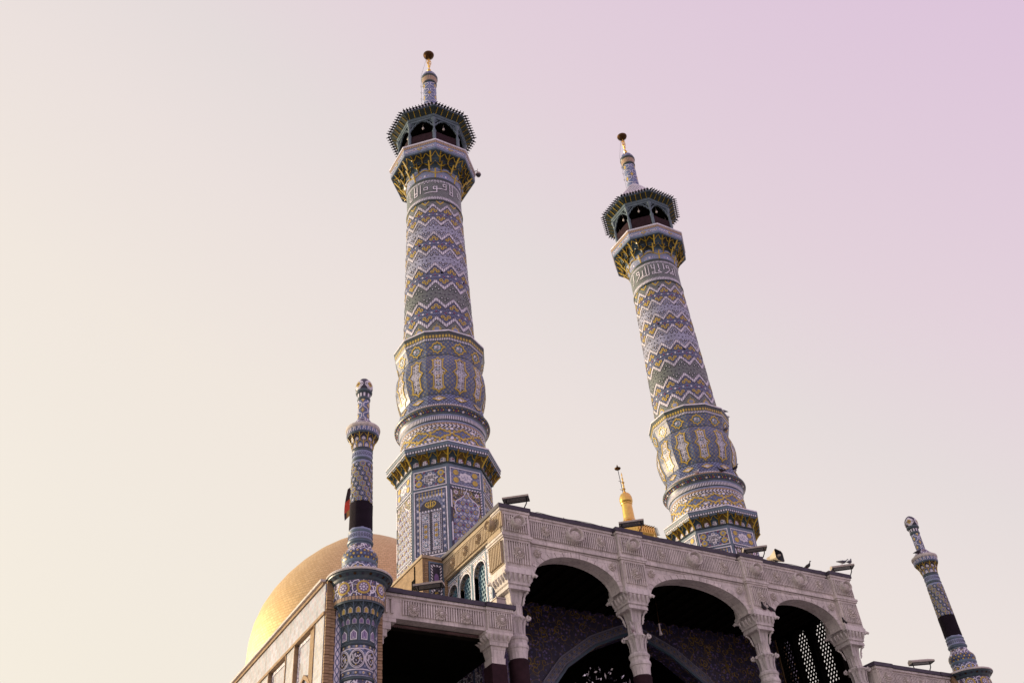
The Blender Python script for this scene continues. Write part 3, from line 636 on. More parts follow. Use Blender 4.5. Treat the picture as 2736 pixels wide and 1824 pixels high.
    for sft in ((0,) if arrow > 0 else (0,)):
        for l in ins:
            pth = [(rad(a)*1.175, z) for a, z in l]
            if len(l) == 2 and abs(l[0][1]-l[1][1]) < .07 and abs(l[0][0]-l[1][0]) < 2.2:
                u = sum(p[0] for p in pth)/2; v = sum(p[1] for p in pth)/2
                m.ell(u, v, .052, .062, f, 0, .008, 1, 4); m.ell(u, v, .028, .032, f, .008, .016, 0, 4); continue
            m.strip(pth, .075, f, 0, .008, 1, False, .12); m.strip(pth, .040, f, .008, .018, 0, False, .12)
    m.build('kufic_lettering', ['white_tile', 'navy_tile'], ib)
    # ---- balcony
    Rin = 1.80*math.cos(V8)
    fb = lambda th, v, h: ((1.176+h*(Rin*octr(th)-1.176))*math.sin(th), -(1.176+h*(Rin*octr(th)-1.176))*math.cos(th), v)
    m = MB(); m.lathe([(1.79, 33.46), (1.86, 33.47), (1.865, 33.54), (1.875, 33.55), (1.885, 33.83), (1.895, 33.84), (1.905, 33.95), (1.94, 33.96), (1.945, 34.03), (1.40, 34.05)], 8, V8, [1, 1, 1, 0, 1, 2, 3, 3, 3])
    bal = m.build('balcony', ['pale_blue_tile', 'teal_frame', 'bead_tan', 'white_tile'], R)
    fr = MB(); ff = facemap(0, 1.88*math.cos(V8))
    zc = 33.69
    fr.star(0, zc, .12, .72, 4, ff, 0, .014, 0, PI/2, 1.1, .9); fr.star(0, zc, .06, .7, 4, ff, .014, .02, 1)
    for s_ in (-1, 1):
        fr.strip([(s_*.13, zc), (s_*.2, zc+.05), (s_*.33, zc+.03), (s_*.38, zc), (s_*.33, zc-.03), (s_*.2, zc-.05)], .022, ff, 0, .012, 2, True)
        fr.ell(s_*.26, zc, .05, .022, ff, 0, .012, 3, 6); fr.strip([(s_*.38, zc), (s_*.44, zc+.035), (s_*.5, zc), (s_*.44, zc-.035)], .018, ff, 0, .012, 2, True)
        fr.strip([(s_*.5, zc), (s_*.57, zc+.06), (s_*.66, zc), (s_*.57, zc-.06)], .022, ff, 0, .012, 2, True); fr.ell(s_*.58, zc, .02, .02, ff, 0, .012, 3, 6)
    fr_ = fr.mesh('frieze_ornament', ['yellow_tile', 'pale_blue_tile', 'white_tile', 'magenta_tile'])
    mt = ['muq_leaf', 'yellow_rib', 'white_mosaic', 'muq_dark', 'pale_blue_tile', 'muq_leaf']
    kinds = []
    q = MB(); muq(q, fb, -V8, V8, 32.36, 32.80, .0, .22, 4, 1, 2, .034, 8, 5, False)
    for s_ in (-1, 0, 1): q.prism([(s_*.16-.06, 32.50), (s_*.16, 32.45), (s_*.16+.06, 32.50), (s_*.16, 32.55)] if s_ else [(-.08, 32.5), (0, 32.43), (.08, 32.5), (0, 32.57)], lambda u, v, h: fb(u, v, h), 0, .012, 2)
    kinds.append(q)
    for c in (-V8, 0): q = MB(); muq(q, fb, c-V8/2, c+V8/2, 32.74, 33.14, .14, .56, 0 if c else 3, 1, 4, .036); kinds.append(q)
    for c in (-V8, -rad(7.5), rad(7.5)): q = MB(); muq(q, fb, c-rad(7.5), c+rad(7.5), 33.06, 33.47, .48, 1., 0 if c == -V8 else 3, 1, 5, .034); kinds.append(q)
    kinds = [q.mesh('muqarnas_cell', mt) for q in kinds]
    for i in range(8):
        place('frieze_ornament', fr_, bal, rz=i*D45)
        for q in kinds: place('muqarnas_cell', q, bal, rz=i*D45)
    # ---- canopy
    m = MB(); m.lathe([(.0, 36.12), (1.50, 36.12)], 8, V8, 1); m.lathe([(1.47, 35.93), (1.56, 35.92), (1.57, 36.02), (1.60, 36.03), (1.61, 36.17)], 8, V8, [2, 2, 2, 2])
    m.lathe([(1.58, 36.18), (1.87, 36.36), (1.905, 36.36), (1.91, 36.46)], 8, V8, [0, 2, 2])
    m.lathe([(1.91, 36.46), (1.86, 36.52), (1.25, 37.36), (.75, 38.05), (.42, 38.55), (.34, 38.62)], 8, V8, [3, 3, 4, 3, 4])
    m.lathe([(.45, 34.0), (.45, 36.12)], 12, 0, 1)  # dark core added, standing for the shade inside the canopy
    cn = m.build('canopy', ['canopy_green', 'shade_black', 'column_paint', 'white_mosaic', 'bead_white'], R)
    c = MB(); c.lathe([(.08, 34.05), (.08, 34.95), (.10, 35.06), (.06, 35.14), (.045, 35.3), (.05, 35.55), (.075, 35.60), (.06, 35.65), (.11, 35.84), (.13, 35.92)], 8, 0, 0)
    cm = c.mesh('canopy_column', ['column_paint'])
    fa = facemap(0, 1.50*math.cos(V8)); arm = []
    for s_ in (-1, 1):
        ar = MB()
        ar.strip([(s_*.54, 35.42), (s_*.50, 35.55), (s_*.43, 35.60), (s_*.40, 35.71), (s_*.31, 35.76), (s_*.26, 35.86), (s_*.10, 35.91)], .05, fa, -.03, .03, 0)
        ar.prism([(s_*.56, 35.68), (s_*.47, 35.72), (s_*.42, 35.82), (s_*.3, 35.94), (s_*.56, 35.94)], fa, -.01, .01, 0)
        for u_, v_ in ((.47, 35.56), (.36, 35.73), (.2, 35.88)): ar.ell(s_*u_, v_, .035, .035, fa, -.035, .035, 0, 7)
        arm.append(ar.mesh('canopy_arch', ['column_paint']))
    bm_ = MB(); fe = lambda u, v, h: (u, -h, v)
    for k in range(5):
        u = -.52+.26*k
        for t in range(6):
            h = 1.47+(.05*t); z = 36.19+(h-1.47)*.62
            bm_.box(u-.016, u+.016, -h-.014, -h+.010, z-.03, z+.02, 0)
    beam = bm_.mesh('rafter_row', ['yellow_rib'])
    sp = MB(); fs_ = lambda u, v, h: (u, -v, h)
    sp.prism([(-.035, 0), (.035, 0), (.03, .04), (.06, .08), (.03, .105), (.015, .13), (.01, .19), (-.01, .19), (-.015, .13), (-.03, .105), (-.06, .08), (-.03, .04)], fs_, -.012, .012, 0)
    spm = sp.mesh('eave_spike', ['iron'])
    bl = MB(); bl.lathe([(.0, -.11), (.035, -.10), (.055, -.05), (.045, 0), (.02, .05), (.006, .07), (.006, .30)], 10, 0, 0); blm = bl.mesh('hanging_bulb', ['white_lamp'])
    for i in range(8):
        a = V8+i*D45; place('canopy_column', cm, cn, (1.5*math.sin(a), -1.5*math.cos(a), 0), a)
        place('canopy_arch', arm[0], cn, rz=i*D45); place('canopy_arch', arm[1], cn, rz=i*D45); place('rafter_row', beam, cn, rz=i*D45)
        th = i*D45; n_ = (math.sin(th), -math.cos(th)); e_ = (math.cos(th), math.sin(th)); ri = 1.905*math.cos(V8)
        for k in range(10):
            u = -.66+.1467*k; place('eave_spike', spm, cn, (n_[0]*ri+e_[0]*u, n_[1]*ri+e_[1]*u, 36.44), th, rot=(rad(8), 0, th), scale=(1.2, 1.15, 1.2))
        place('hanging_bulb', blm, cn, (n_[0]*1.2, n_[1]*1.2, 35.72))
    # ---- pole
    m = MB(); m.lathe([(.36, 38.55), (.315, 38.65), (.305, 40.30), (.345, 40.34), (.35, 40.40), (.33, 40.44), (.37, 40.72), (.40, 40.78), (.40, 40.86), (.37, 41.0), (.29, 41.17), (.17, 41.29), (.05, 41.34)], 32, 0, [0, 1, 2, 2, 2, 3, 2, 2, 4, 4, 4, 4])
    po = m.build('pole', ['white_tile', 'blue_tile', 'dark_green_tile', 'bead_tan', 'blue_tile'], R)
    m = MB(); f = cylmap(.306, .306); P = 2*PI*.306/6; zz = [38.62+.02*i for i in range(85)]
    for i in range(6):
        s_ = 1 if i % 2 else -1
        pth = []
        for z in zz:
            q = (z-38.62)/.46*2*PI; pth.append((i*P+s_*P*.42*(math.sin(q)+.18*math.sin(3*q)), z))
        m.strip(pth, .026, f, 0, .010, 0)
        for j in range(4):
            for sg, off in ((1, .115), (-1, .345)):
                z = 38.62+.46*j+off
                if z > 40.25: continue
                if sg*s_ < 0: m.star(i*P+P*.5, z, .115, .62, 4, f, 0, .008, 1 if (i//2+j) % 2 else 2, PI/2, .80, 1.35)
    m.build('lattice_tile', ['white_tile', 'yellow_tile', 'pale_blue_tile'], po)
    m = MB(); f = cylmap(.40, .40)
    for i in range(8): m.strip([(i*PI/4*.4-.07, 40.86), (i*PI/4*.4, 40.97), (i*PI/4*.4+.07, 40.86)], .02, cylmap(lambda z: .40-(z-40.86)*.2, .4), 0, .012, 0)
    m.build('cap_tracery', ['white_tile'], po)
    m = MB(); m.lathe([(.05, 41.32), (.055, 41.40), (.09, 41.45), (.055, 41.50), (.10, 41.58), (.05, 41.66), (.03, 41.80), (.075, 41.92), (.03, 42.02), (.025, 42.7)], 12, 0, 0)
    for a0 in (0, PI/2):
        m.tube([(.12*math.sin(t)*math.cos(a0), .12*math.sin(t)*math.sin(a0), 42.32+.17*math.cos(t)) for t in [2*PI*i/16 for i in range(17)]], .016, 6, 0)
    for s_ in (-1, 1): m.tube([(0, 0, 41.95), (s_*.09, 0, 42.1), (s_*.12, 0, 42.3), (s_*.05, 0, 42.5)], .02, 6, 0)
    fi = m.build('finial', ['gold'], R)
    m = MB(); m.lathe([(.02, 42.70), (.16, 42.71), (.25, 42.79), (.275, 42.87), (.22, 42.86), (.1, 42.80), (0.0, 42.79)], 24, 0, 0); m.build('finial_dish', ['dark_gold'], fi)
    # thin wire with stand-offs
    m = MB(); m.tube([(-.40, .12, 38.2), (-.40, .12, 41.0), (-.1, .05, 42.6)], .006, 4, 0)
    for z in (39.2, 39.7, 40.2): m.tube([(-.30, .10, z), (-.44, .14, z+.05), (-.40, .12, z-.12)], .007, 4, 0)
    m.build('lightning_wire', ['iron'], po)
    return R
mL = make_minaret('tall tiled minaret nearer the gold dome, upright and largest in view', (13.03, 25.32, 0), INS_L, 1)
mR = make_minaret('tall tiled minaret leaning left behind the stone portico, pigeons on its ledges', (24.97, 25.32, 0), INS_R, -1)
def skirt(label, loc):
    m = MB(); n = 64
    oc = lambda th: octr(th)*math.cos(V8)
    for r0, z0, r1, z1 in ((1.515, 34.06, 1.50, 34.6), (1.50, 34.6, 1.515, 35.04), (1.515, 35.04, 1.47, 35.07)):
        vs = []
        for r, z in ((r0, z0), (r1, z1)):
            for i in range(n):
                a = 2*PI*i/n; q = r*oc(a)+.008*math.sin(11*a+z*3); vs.append((q*math.sin(a), -q*math.cos(a), z))
        m.add(vs, [(i, (i+1) % n, n+(i+1) % n, n+i) for i in range(n)], 0, None, False)
    o = m.build('mourning_cloth', ['purple_cloth'], None, loc); tag(o, label, 'cloth', 'dark cloths wrapped on the shrine')
skirt('dark cloth wrapped round the balcony rail of the larger left minaret', (13.03, 25.32, 0))
skirt('dark cloth wrapped round the balcony rail of the right leaning minaret', (24.97, 25.32, 0))
# ================================================================== CORNER TURRETS (small minarets on round columns)
def make_turret(label, loc):
    R = thing('corner_turret', label, 'turret', loc, 'pair of slim corner turrets')
    # ---- engaged round column
    m = MB(); m.lathe([(.375, 0), (.375, 9.0), (.40, 9.02), (.405, 9.06), (.385, 9.09), (.375, 9.10), (.375, 9.22), (.38, 9.225), (.378, 9.245), (.378, 9.70), (.38, 9.705), (.375, 9.72), (.375, 9.79), (.40, 9.80), (.41, 9.83), (.39, 9.87)], 40, 0, [2, 1, 1, 1, 0, 3, 0, 0, 3, 0, 0, 3, 1, 1, 1])
    col = m.build('round_column', ['white_tile', 'teal_tile', 'drum_scroll', 'blue_mosaic'], R)
    f = cylmap(.378, .378)
    rm = MB()
    SV = lambda v: 9.475+(v-9.535)*1.62
    rm.ell(0, 9.475, .168, .192, f, 0, .006, 1, 24)
    rm.strip(arc(0, 9.475, .172, 0, 2*PI, 28, .212)[:-1], .018, f, .004, .012, 0, True); rm.strip(arc(0, 9.475, .150, 0, 2*PI, 28, .182)[:-1], .012, f, .004, .012, 0, True)
    W_ = .013
    scr = [[(-.085, 9.60), (-.08, 9.545), (-.06, 9.535), (-.05, 9.60)], [(-.03, 9.61), (-.025, 9.56), (.0, 9.56), (.01, 9.575), (.03, 9.56), (.05, 9.58), (.07, 9.59)], [(-.12, 9.54), (-.10, 9.51), (-.075, 9.54)],
           [(-.075, 9.535), (-.07, 9.49), (-.03, 9.465), (.02, 9.47), (.045, 9.50), (.05, 9.55)], [(.075, 9.56), (.08, 9.50), (.10, 9.485)], [(-.02, 9.52), (-.01, 9.50)], [(.05, 9.455), (.055, 9.455)], [(.075, 9.455), (.08, 9.455)]]
    for s_ in scr: rm.strip([(u*1.12, SV(v)) for u, v in s_], W_*1.25, f, .004, .012, 0)
    for u, v in ((.02, 9.615), (.03, 9.535), (-.02, 9.45), (.11, 9.53)): rm.ell(u, SV(v), .014, .016, f, .004, .013, 2, 5)
    rm_ = rm.mesh('calligraphy_roundel', ['white_tile', 'navy_tile', 'yellow_tile'])
    for k in range(-3, 4): place('calligraphy_roundel', rm_, col, rz=rad(-23+54*k))
    fl = MB()
    for k in range(14):
        for z in (9.755, 9.16):
            u = k*2*PI*.376/14; flower(fl, cylmap(.376, .376), u, z, .035 if k % 2 else .04, .012, 1 if k % 2 else 0, 0 if k % 2 else 1, 6, .5, .4)
    fl.build('flower_row', ['white_tile', 'yellow_tile'], col, kind='stuff')
    # ---- tiered muqarnas capital
    cap = MB(); cap.lathe([(.36, 9.86), (.37, 10.72), (.56, 10.74)], 32, 0, 0); cp = cap.build('muqarnas_capital', ['teal_tile'], R)
    mt = ['teal_frame', 'teal_tile', 'violet_scroll', 'navy_tile', 'yellow_tile', 'white_tile']
    def tier(n, z0, z1, r0, r1, off, pan):
        fr = cylmap(lambda v: r0+(r1-r0)*0); q = MB()
        ff = lambda u, v, h: ((r0+h)*math.sin(u), -(r0+h)*math.cos(u), v)
        muq(q, ff, -PI/n, PI/n, z0, z1, 0, r1-r0, 1, 0, pan, .013, 6, 5, False)
        ww = .6*PI/n; q.prism([(-ww, z0+.03), (ww, z0+.03), (ww, z0+.5*(z1-z0)), (0, z0+.68*(z1-z0)), (-ww, z0+.5*(z1-z0))], ff, .0, .016, 5); ww *= .72
        q.prism([(-ww, z0+.05), (ww, z0+.05), (ww, z0+.47*(z1-z0)), (0, z0+.62*(z1-z0)), (-ww, z0+.47*(z1-z0))], ff, .016, .022, pan)
        me = q.mesh('muqarnas_cell', mt)
        for k in range(n): place('muqarnas_cell', me, cp, rz=2*PI*(k+off)/n)
    tier(10, 9.88, 10.27, .385, .43, 0, 2); tier(16, 10.24, 10.50, .40, .50, .5, 2); tier(16, 10.47, 10.76, .46, .60, 0, 4)
    # ---- drum with roundels and cap
    m = MB(); m.lathe([(.57, 10.72), (.605, 10.73), (.61, 10.77), (.615, 10.775), (.617, 10.86), (.62, 10.865), (.622, 11.26), (.64, 11.28), (.655, 11.30)], 56, 0, [1, 1, 1, 2, 1, 0, 1, 1])
    m.lathe([(.655, 11.30), (.675, 11.34), (.74, 11.40), (.76, 11.41), (.77, 11.44), (.80, 11.45), (.81, 11.48), (.795, 11.51), (.40, 11.56)], 56, 0, [3, 3, 1, 1, 1, 4, 4, 4])
    dr = m.build('turret_drum', ['drum_scroll', 'teal_tile', 'bead_tan', 'teal_tile', 'stone'], R)
    f = cylmap(.622, .622); q = MB()
    q.ell(0, 11.07, .165, .165, f, 0, .010, 0, 20); q.ell(0, 11.07, .115, .115, f, .008, .016, 1, 18)
    for k in range(8): q.ell(.075*math.cos(k*PI/4), 11.07+.075*math.sin(k*PI/4), .024, .024, f, .014, .021, 2, 6)
    q.ell(0, 11.07, .032, .032, f, .014, .024, 2, 8)
    me = q.mesh('roundel', ['yellow_tile', 'violet_tile', 'white_tile'])
    for k in range(-4, 4): place('roundel', me, dr, rz=rad(-12+45*k))
    q = MB(); q2 = cylmap(.705, .705)
    for k in range(24): q.ell(k*2*PI*.705/24, 11.37, .04, .022, lambda u, v, h: cylmap(.675+(v-11.34)*1.08, .705)(u, v, h), 0, .012, k % 2, 6)
    q.build('flower_row', ['dark_gold', 'navy_tile'], dr, kind='stuff')
    # ---- vase
    m = MB(); m.lathe([(.415, 11.54), (.415, 11.82), (.43, 11.85), (.435, 11.89), (.42, 11.92), (.44, 11.97), (.445, 12.05), (.42, 12.13), (.35, 12.22), (.30, 12.29), (.285, 12.36), (.285, 12.40), (.315, 12.42), (.325, 12.46), (.305, 12.50), (.295, 12.52), (.295, 12.68), (.305, 12.70), (.31, 12.73), (.29, 12.76)], 40, 0, [0, 1, 1, 1, 2, 2, 2, 3, 3, 3, 1, 1, 1, 4, 5, 5, 1, 1, 1])
    va = m.build('vase_base', ['blue_mosaic', 'teal_frame', 'deep_mosaic', 'drum_scroll', 'teal_tile', 'pale_blue_tile'], R)
    f = cylmap(.415, .415); m = MB()
    for k in range(5):
        u = k*2*PI*.415/5-.2
        m.strip([(u-.19, 11.68), (u-.11, 11.75), (u-.05, 11.75), (u, 11.80), (u+.05, 11.75), (u+.11, 11.75), (u+.19, 11.68), (u+.11, 11.61), (u+.05, 11.61), (u, 11.56), (u-.05, 11.61), (u-.11, 11.61)], .018, f, 0, .010, 0, True, .08)
        m.ell(u, 11.68, .11, .045, f, 0, .007, 1, 10); m.ell(u, 11.68, .04, .06, f, .005, .011, 2, 8)
        m.strip([(u+.19, 11.68), (u+.26, 11.76), (u+.33, 11.68), (u+.26, 11.60)], .016, f, 0, .010, 0, True); m.ell(u+.26, 11.68, .03, .03, f, 0, .01, 1, 4)
    m.build('star_tracery', ['white_tile', 'yellow_tile', 'pale_blue_tile'], va)
    f = cylmap(.298, .298)
    def ovals(par, z, rr):
        q = MB(); ff = cylmap(rr, rr); q.ell(0, z, .024, .048, ff, 0, .006, 0, 10); q.ell(0, z, .014, .036, ff, .006, .010, 1, 8); me = q.mesh('oval_tile', ['navy_tile', 'pale_blue_tile'])
        for k in range(26):
            if -160 < (k*360/26+180) % 360-180 < 70: place('oval_tile', me, par, rz=2*PI*k/26)
    ovals(va, 12.60, .296)
    # ---- shaft with hexagon tiles
    m = MB(); m.lathe([(.282, 12.74), (.276, 13.5), (.262, 14.76), (.272, 14.77), (.276, 14.80), (.262, 14.84), (.262, 14.86), (.262, 15.05), (.272, 15.07), (.275, 15.10), (.262, 15.13)], 40, 0, [0, 0, 1, 1, 1, 2, 0, 1, 1, 1])
    sh = m.build('turret_shaft', ['pale_blue_tile', 'teal_tile', 'teal_frame'], R); ovals(sh, 14.955, .262)
    hexes = []
    for t in (0, 1):
        q = MB(); ff = facemap(0, 0); hx = lambda r: [(r*math.sin(PI/3*i), r*math.cos(PI/3*i)) for i in range(6)][::-1]
        q.prism(hx(.088), ff, -.01, .006, 1); q.prism(hx(.076), ff, .006, .009, 0)
        for i in range(6): q.ell(.042*math.cos(i*PI/3), .042*math.sin(i*PI/3), .017, .017, ff, .009, .012, 2, 6)
        q.ell(0, 0, .02, .02, ff, .009, .014, 3, 6)
        hexes.append(q.mesh('hexagon_tile', [['navy_tile', 'teal_tile', 'pale_blue_tile', 'white_tile'], ['green_tile', 'yellow_tile', 'pale_blue_tile', 'magenta_tile']][t]))
    for r_ in range(8):
        z = 13.60+.1465*r_
        for k in range(10):
            d_ = 36*k+(18 if r_ % 2 else 0); th = rad(d_)
            if -165 < (d_+180) % 360-180 < 75:
                rr = .2755-(z-13.5)*.0107; place('hexagon_tile', hexes[((k+(r_+1)//2) % 2)], sh, (rr*math.sin(th), -rr*math.cos(th), z), th)
    # ---- balcony ring
    m = MB(); m.lathe([(.262, 15.13), (.28, 15.5), (.40, 15.52)], 24, 0, 0)
    m.lathe([(.36, 15.515), (.405, 15.52), (.41, 15.55), (.42, 15.56), (.425, 15.70), (.455, 15.73), (.462, 15.77), (.455, 15.81), (.38, 15.86)], 40, 0, [1, 1, 1, 2, 3, 3, 3, 3]); m.lathe([(.38, 15.86), (.27, 15.97), (.18, 16.10)], 32, 0, [4, 4])
    bl = m.build('balcony_ring', ['navy_tile', 'teal_tile', 'blue_tile', 'stone', 'drum_scroll'], R)
    mt = ['teal_tile', 'yellow_rib', 'white_mosaic', 'navy_tile', 'blue_tile']
    for n, z0, z1, r0, r1, off, mi in ((10, 15.14, 15.34, .265, .31, 0, 4), (10, 15.31, 15.53, .29, .40, .5, 3)):
        ff = lambda u, v, h, r0=r0: ((r0+h)*math.sin(u), -(r0+h)*math.cos(u), v); q = MB(); muq(q, ff, -PI/n, PI/n, z0, z1, 0, r1-r0, mi, 1, 2, .011, 6, 5, True); me = q.mesh('muqarnas_cell', mt)
        for k in range(n): place('muqarnas_cell', me, bl, rz=2*PI*(k+off)/n)
    q = MB(); f = cylmap(.423, .423)
    for sgn in (0,):
        q.strip([(-.035, 15.58), (-.03, 15.62), (-.012, 15.64), (-.03, 15.67), (0, 15.69), (.03, 15.67), (.012, 15.64), (.03, 15.62), (.035, 15.58)], .016, f, 0, .008, 0); q.ell(0, 15.66, .012, .012, f, 0, .01, 1, 5)
    me = q.mesh('trefoil_tile', ['white_tile', 'magenta_tile'])
    for k in range(20): place('trefoil_tile', me, bl, rz=2*PI*k/20)
    # ---- pole and bulb top
    m = MB(); m.lathe([(.19, 16.08), (.158, 16.14), (.155, 16.74), (.175, 16.76), (.182, 16.80), (.17, 16.84), (.18, 16.95), (.22, 16.99), (.23, 17.03), (.215, 17.07)], 28, 0, [1, 1, 2, 2, 2, 3, 2, 2, 2])
    m.lathe([(.20, 17.06), (.228, 17.13), (.235, 17.20), (.222, 17.29), (.185, 17.38), (.12, 17.46), (.05, 17.51), (0, 17.525)], 28, 0, 4)
    po = m.build('turret_pole', ['white_tile', 'blue_tile', 'teal_tile', 'bead_column', 'navy_tile'], R)
    m = MB(); f = cylmap(.156, .156); P = 2*PI*.156/6; zz = [16.13+.02*i for i in range(31)]
    for i in range(6):
        s_ = 1 if i % 2 else -1
        m.strip([(i*P+s_*P*.42*(math.sin((z-16.13)/.34*2*PI)+.2*math.sin(3*(z-16.13)/.34*2*PI)), z) for z in zz], .022, f, 0, .008, 0)
        for j in range(4):
            z = 16.13+.17*j+.085
            if (j+i) % 2 == 0: m.star(i*P+P*.5, z, .085, .6, 4, f, 0, .006, 1 if i % 4 < 2 else 2, PI/2, .62, 1.1); m.ell(i*P+P*.5, z, .015, .02, f, .006, .009, 0, 6)
    m.build('lattice_tile', ['white_tile', 'yellow_tile', 'pale_blue_tile'], po)
    m = MB(); gb = interp([(17.06, .20), (17.13, .228), (17.20, .235), (17.29, .222), (17.38, .185), (17.46, .12), (17.52, .05)])
    for i in range(4):
        cu = i*PI/2+.4
        for k_, (a, b_) in enumerate(((.60, .15), (.42, .105), (.22, .055))):
            pth = [(cu+a*(1 if k_ else 1)*math.cos(2*PI*j/24)*(1+.12*math.cos(4*2*PI*j/24)), 17.22+b_*math.sin(2*PI*j/24)*(1+.12*math.cos(4*2*PI*j/24))) for j in range(24)]
            m.strip(pth, .045 if k_ == 0 else .05, lambda u, v, h: ((gb(v)+h)*math.sin(u), -(gb(v)+h)*math.cos(u), v), 0, .008, (0, 0, 1)[k_], True)
        m.ell(cu, 17.22, .09, .022, lambda u, v, h: ((gb(v)+h)*math.sin(u), -(gb(v)+h)*math.cos(u), v), 0, .012, 2, 8)
    m.build('cap_tracery', ['white_tile', 'yellow_tile', 'magenta_tile'], po)
    return R
TX = 7.95
tL = make_turret('slim tiled corner turret standing in front of the gold dome', (TX, 20.1, 0))
tR = copy_tree(tL); tR.location = (2*CX-TX+.2, 20.1, 0); tR['label'] = 'slim tiled corner turret leaning left, alone at the right edge'
def band(label, loc):
    m = MB(); m.lathe([(.280, 12.80), (.292, 12.82), (.286, 13.2), (.290, 13.52), (.278, 13.56)], 32, 0, 0, rmod=lambda a: 1+.018*math.sin(7*a)+.012*math.sin(17*a+1))
    tag(m.build('mourning_cloth', ['black_cloth'], None, loc), label, 'cloth', 'dark cloths wrapped on the shrine')
band('black cloth band tied round the slim left turret shaft', (TX, 20.1, 0)); band('black cloth band tied round the slim right turret shaft', (2*CX-TX+.2, 20.1, 0))
# ================================================================== GOLD DOME
R = thing('gold_dome', 'great gilded dome rising behind the left turret', 'dome', (18.9, 46.5, 0))
DP = [(5.9, 12.), (5.95, 16.5), (6.10, 18.4), (6.18, 19.8), (6.14, 20.8), (5.98, 21.7), (5.68, 22.55), (5.25, 23.35), (4.7, 24.12), (4.0, 24.9), (3.2, 25.62), (2.4, 26.20), (1.6, 26.66), (.9, 27.0), (.4, 27.22), (.12, 27.36)]
m = MB(); n = 96; vs = []; us = []; fs = []; acc = 0
fine = []
for (a, b), (c, d) in zip(DP, DP[1:]):
    for t in range(3): fine.append((a+(c-a)*t/3, b+(d-b)*t/3))
fine.append(DP[-1])
for k, (r, z) in enumerate(fine):
    if k: acc += math.hypot(r-fine[k-1][0], z-fine[k-1][1])
    for i in range(n): vs.append((r*math.sin(2*PI*i/n), -r*math.cos(2*PI*i/n), z)); us.append((2*PI*i/n*6, acc))
uvf = []
for k in range(len(fine)-1):
    for i in range(n):
        j = (i+1) % n; fs.append((k*n+i, k*n+j, (k+1)*n+j, (k+1)*n+i)); e = 0 if j else 2*PI*6
        uvf.append([us[k*n+i], (us[k*n+j][0]+e, us[k*n+j][1]), (us[(k+1)*n+j][0]+e, us[(k+1)*n+j][1]), us[(k+1)*n+i]])
m.add(vs, fs, 0, uvf, True); m.build('dome_shell', ['gold_plate'], R)
m = MB(); m.lathe([(5.6, 0), (5.6, 12.0), (6.1, 12.1), (6.2, 12.5), (5.9, 12.6)], 64, 0, 0); m.build('dome_drum', ['blue_mosaic'], R)
m = MB(); m.lathe([(.12, 27.3), (.16, 27.8), (.2, 28.25), (.1, 28.45), (.22, 28.7), (.08, 28.95), (.14, 29.15), (.04, 29.4), (.035, 31.2), (0, 31.3)], 16, 0, 0); m.build('dome_finial', ['gold'], R)
# flag on the dome finial
m = MB(); vs = []; nx, nz = 10, 8
for j in range(nz+1):
    for i in range(nx+1):
        a, b = i/nx, j/nz; wv = .16*math.sin(a*7+b*2)*a
        vs.append((18.86-1.30*a*(1-.10*b)-.25*b*a, 46.5+wv+.22*math.sin(b*3)*a, 30.75-.55*a*a-1.25*b*(1+.25*a)-.55*a*b))
fs = []; ms = []
for j in range(nz):
    for i in range(nx): fs.append((j*(nx+1)+i, j*(nx+1)+i+1, (j+1)*(nx+1)+i+1, (j+1)*(nx+1)+i)); ms.append(1 if (3 <= j <= 5 and i > 3) else 2 if (j >= 6 and 4 < i < 9) else 0)
m.add(vs, fs, ms, None, True)
tag(m.build('flag', ['flag_black', 'flag_red', 'flag_gold']), 'black and red flag hanging behind the slim left turret', 'flag')
# ================================================================== GILDED CUPOLA
def ray_at(az, D): return (D*math.sin(rad(az)), D*math.cos(rad(az)))
cx_, cy_ = ray_at(39.45, 60.)
R = thing('gilded_minaret', 'small gilded minaret top peeking over the portico roof', 'minaret', (cx_, cy_, 0))
m = MB(); m.lathe([(1.2, 0), (1.2, 30.0)], 24, 0, 0); m.build('gilded_shaft', ['gold'], R)
m = MB(); m.lathe([(1.2, 29.6), (1.5, 30.0), (1.72, 30.25)], 8, V8, 0); m.lathe([(1.72, 30.25), (1.76, 30.72), (1.66, 30.80), (.95, 31.35), (.48, 31.85), (.44, 31.95)], 8, V8, 0); ev = m.build('gilded_eave', ['gold'], R)
sc_ = MB(); f = facemap(0, 1.75*math.cos(V8)); sc_.prism([(-.085, 30.74), (-.085, 30.50), (-.05, 30.44), (-.03, 30.35), (0, 30.28), (.03, 30.35), (.05, 30.44), (.085, 30.50), (.085, 30.74)], f, 0, .03, 0); scm = sc_.mesh('scallop', ['gold'])
sp = MB(); sp.prism([(-.04, 0), (.04, 0), (.03, .05), (.06, .09), (.02, .13), (.0, .24), (-.02, .13), (-.06, .09), (-.03, .05)], lambda u, v, h: (u, -v, h), -.015, .015, 0); spm = sp.mesh('eave_spike', ['dark_gold'])
for i in range(8):
    th = i*D45; n_ = (math.sin(th), -math.cos(th)); e_ = (math.cos(th), math.sin(th)); ri = 1.75*math.cos(V8)
    for k in range(7):
        u = -.58+.193*k; place('scallop', scm, ev, (e_[0]*u, e_[1]*u, 0), th); place('eave_spike', spm, ev, (n_[0]*ri+e_[0]*u, n_[1]*ri+e_[1]*u, 30.74), rot=(rad(10), 0, th))
m = MB(); m.lathe([(.46, 31.85), (.40, 32.05), (.365, 33.12), (.40, 33.15), (.415, 33.22), (.39, 33.28)], 24, 0, 0); m.build('gilded_neck', ['gold'], R)
m = MB(); m.lathe([(.39, 33.28), (.43, 33.36), (.44, 33.50), (.42, 33.70), (.34, 33.92), (.20, 34.07), (.07, 34.13)], 48, 0, 0, rmod=lambda a: 1+.06*abs(math.cos(9*a))); m.build('fluted_cap', ['gold'], R)
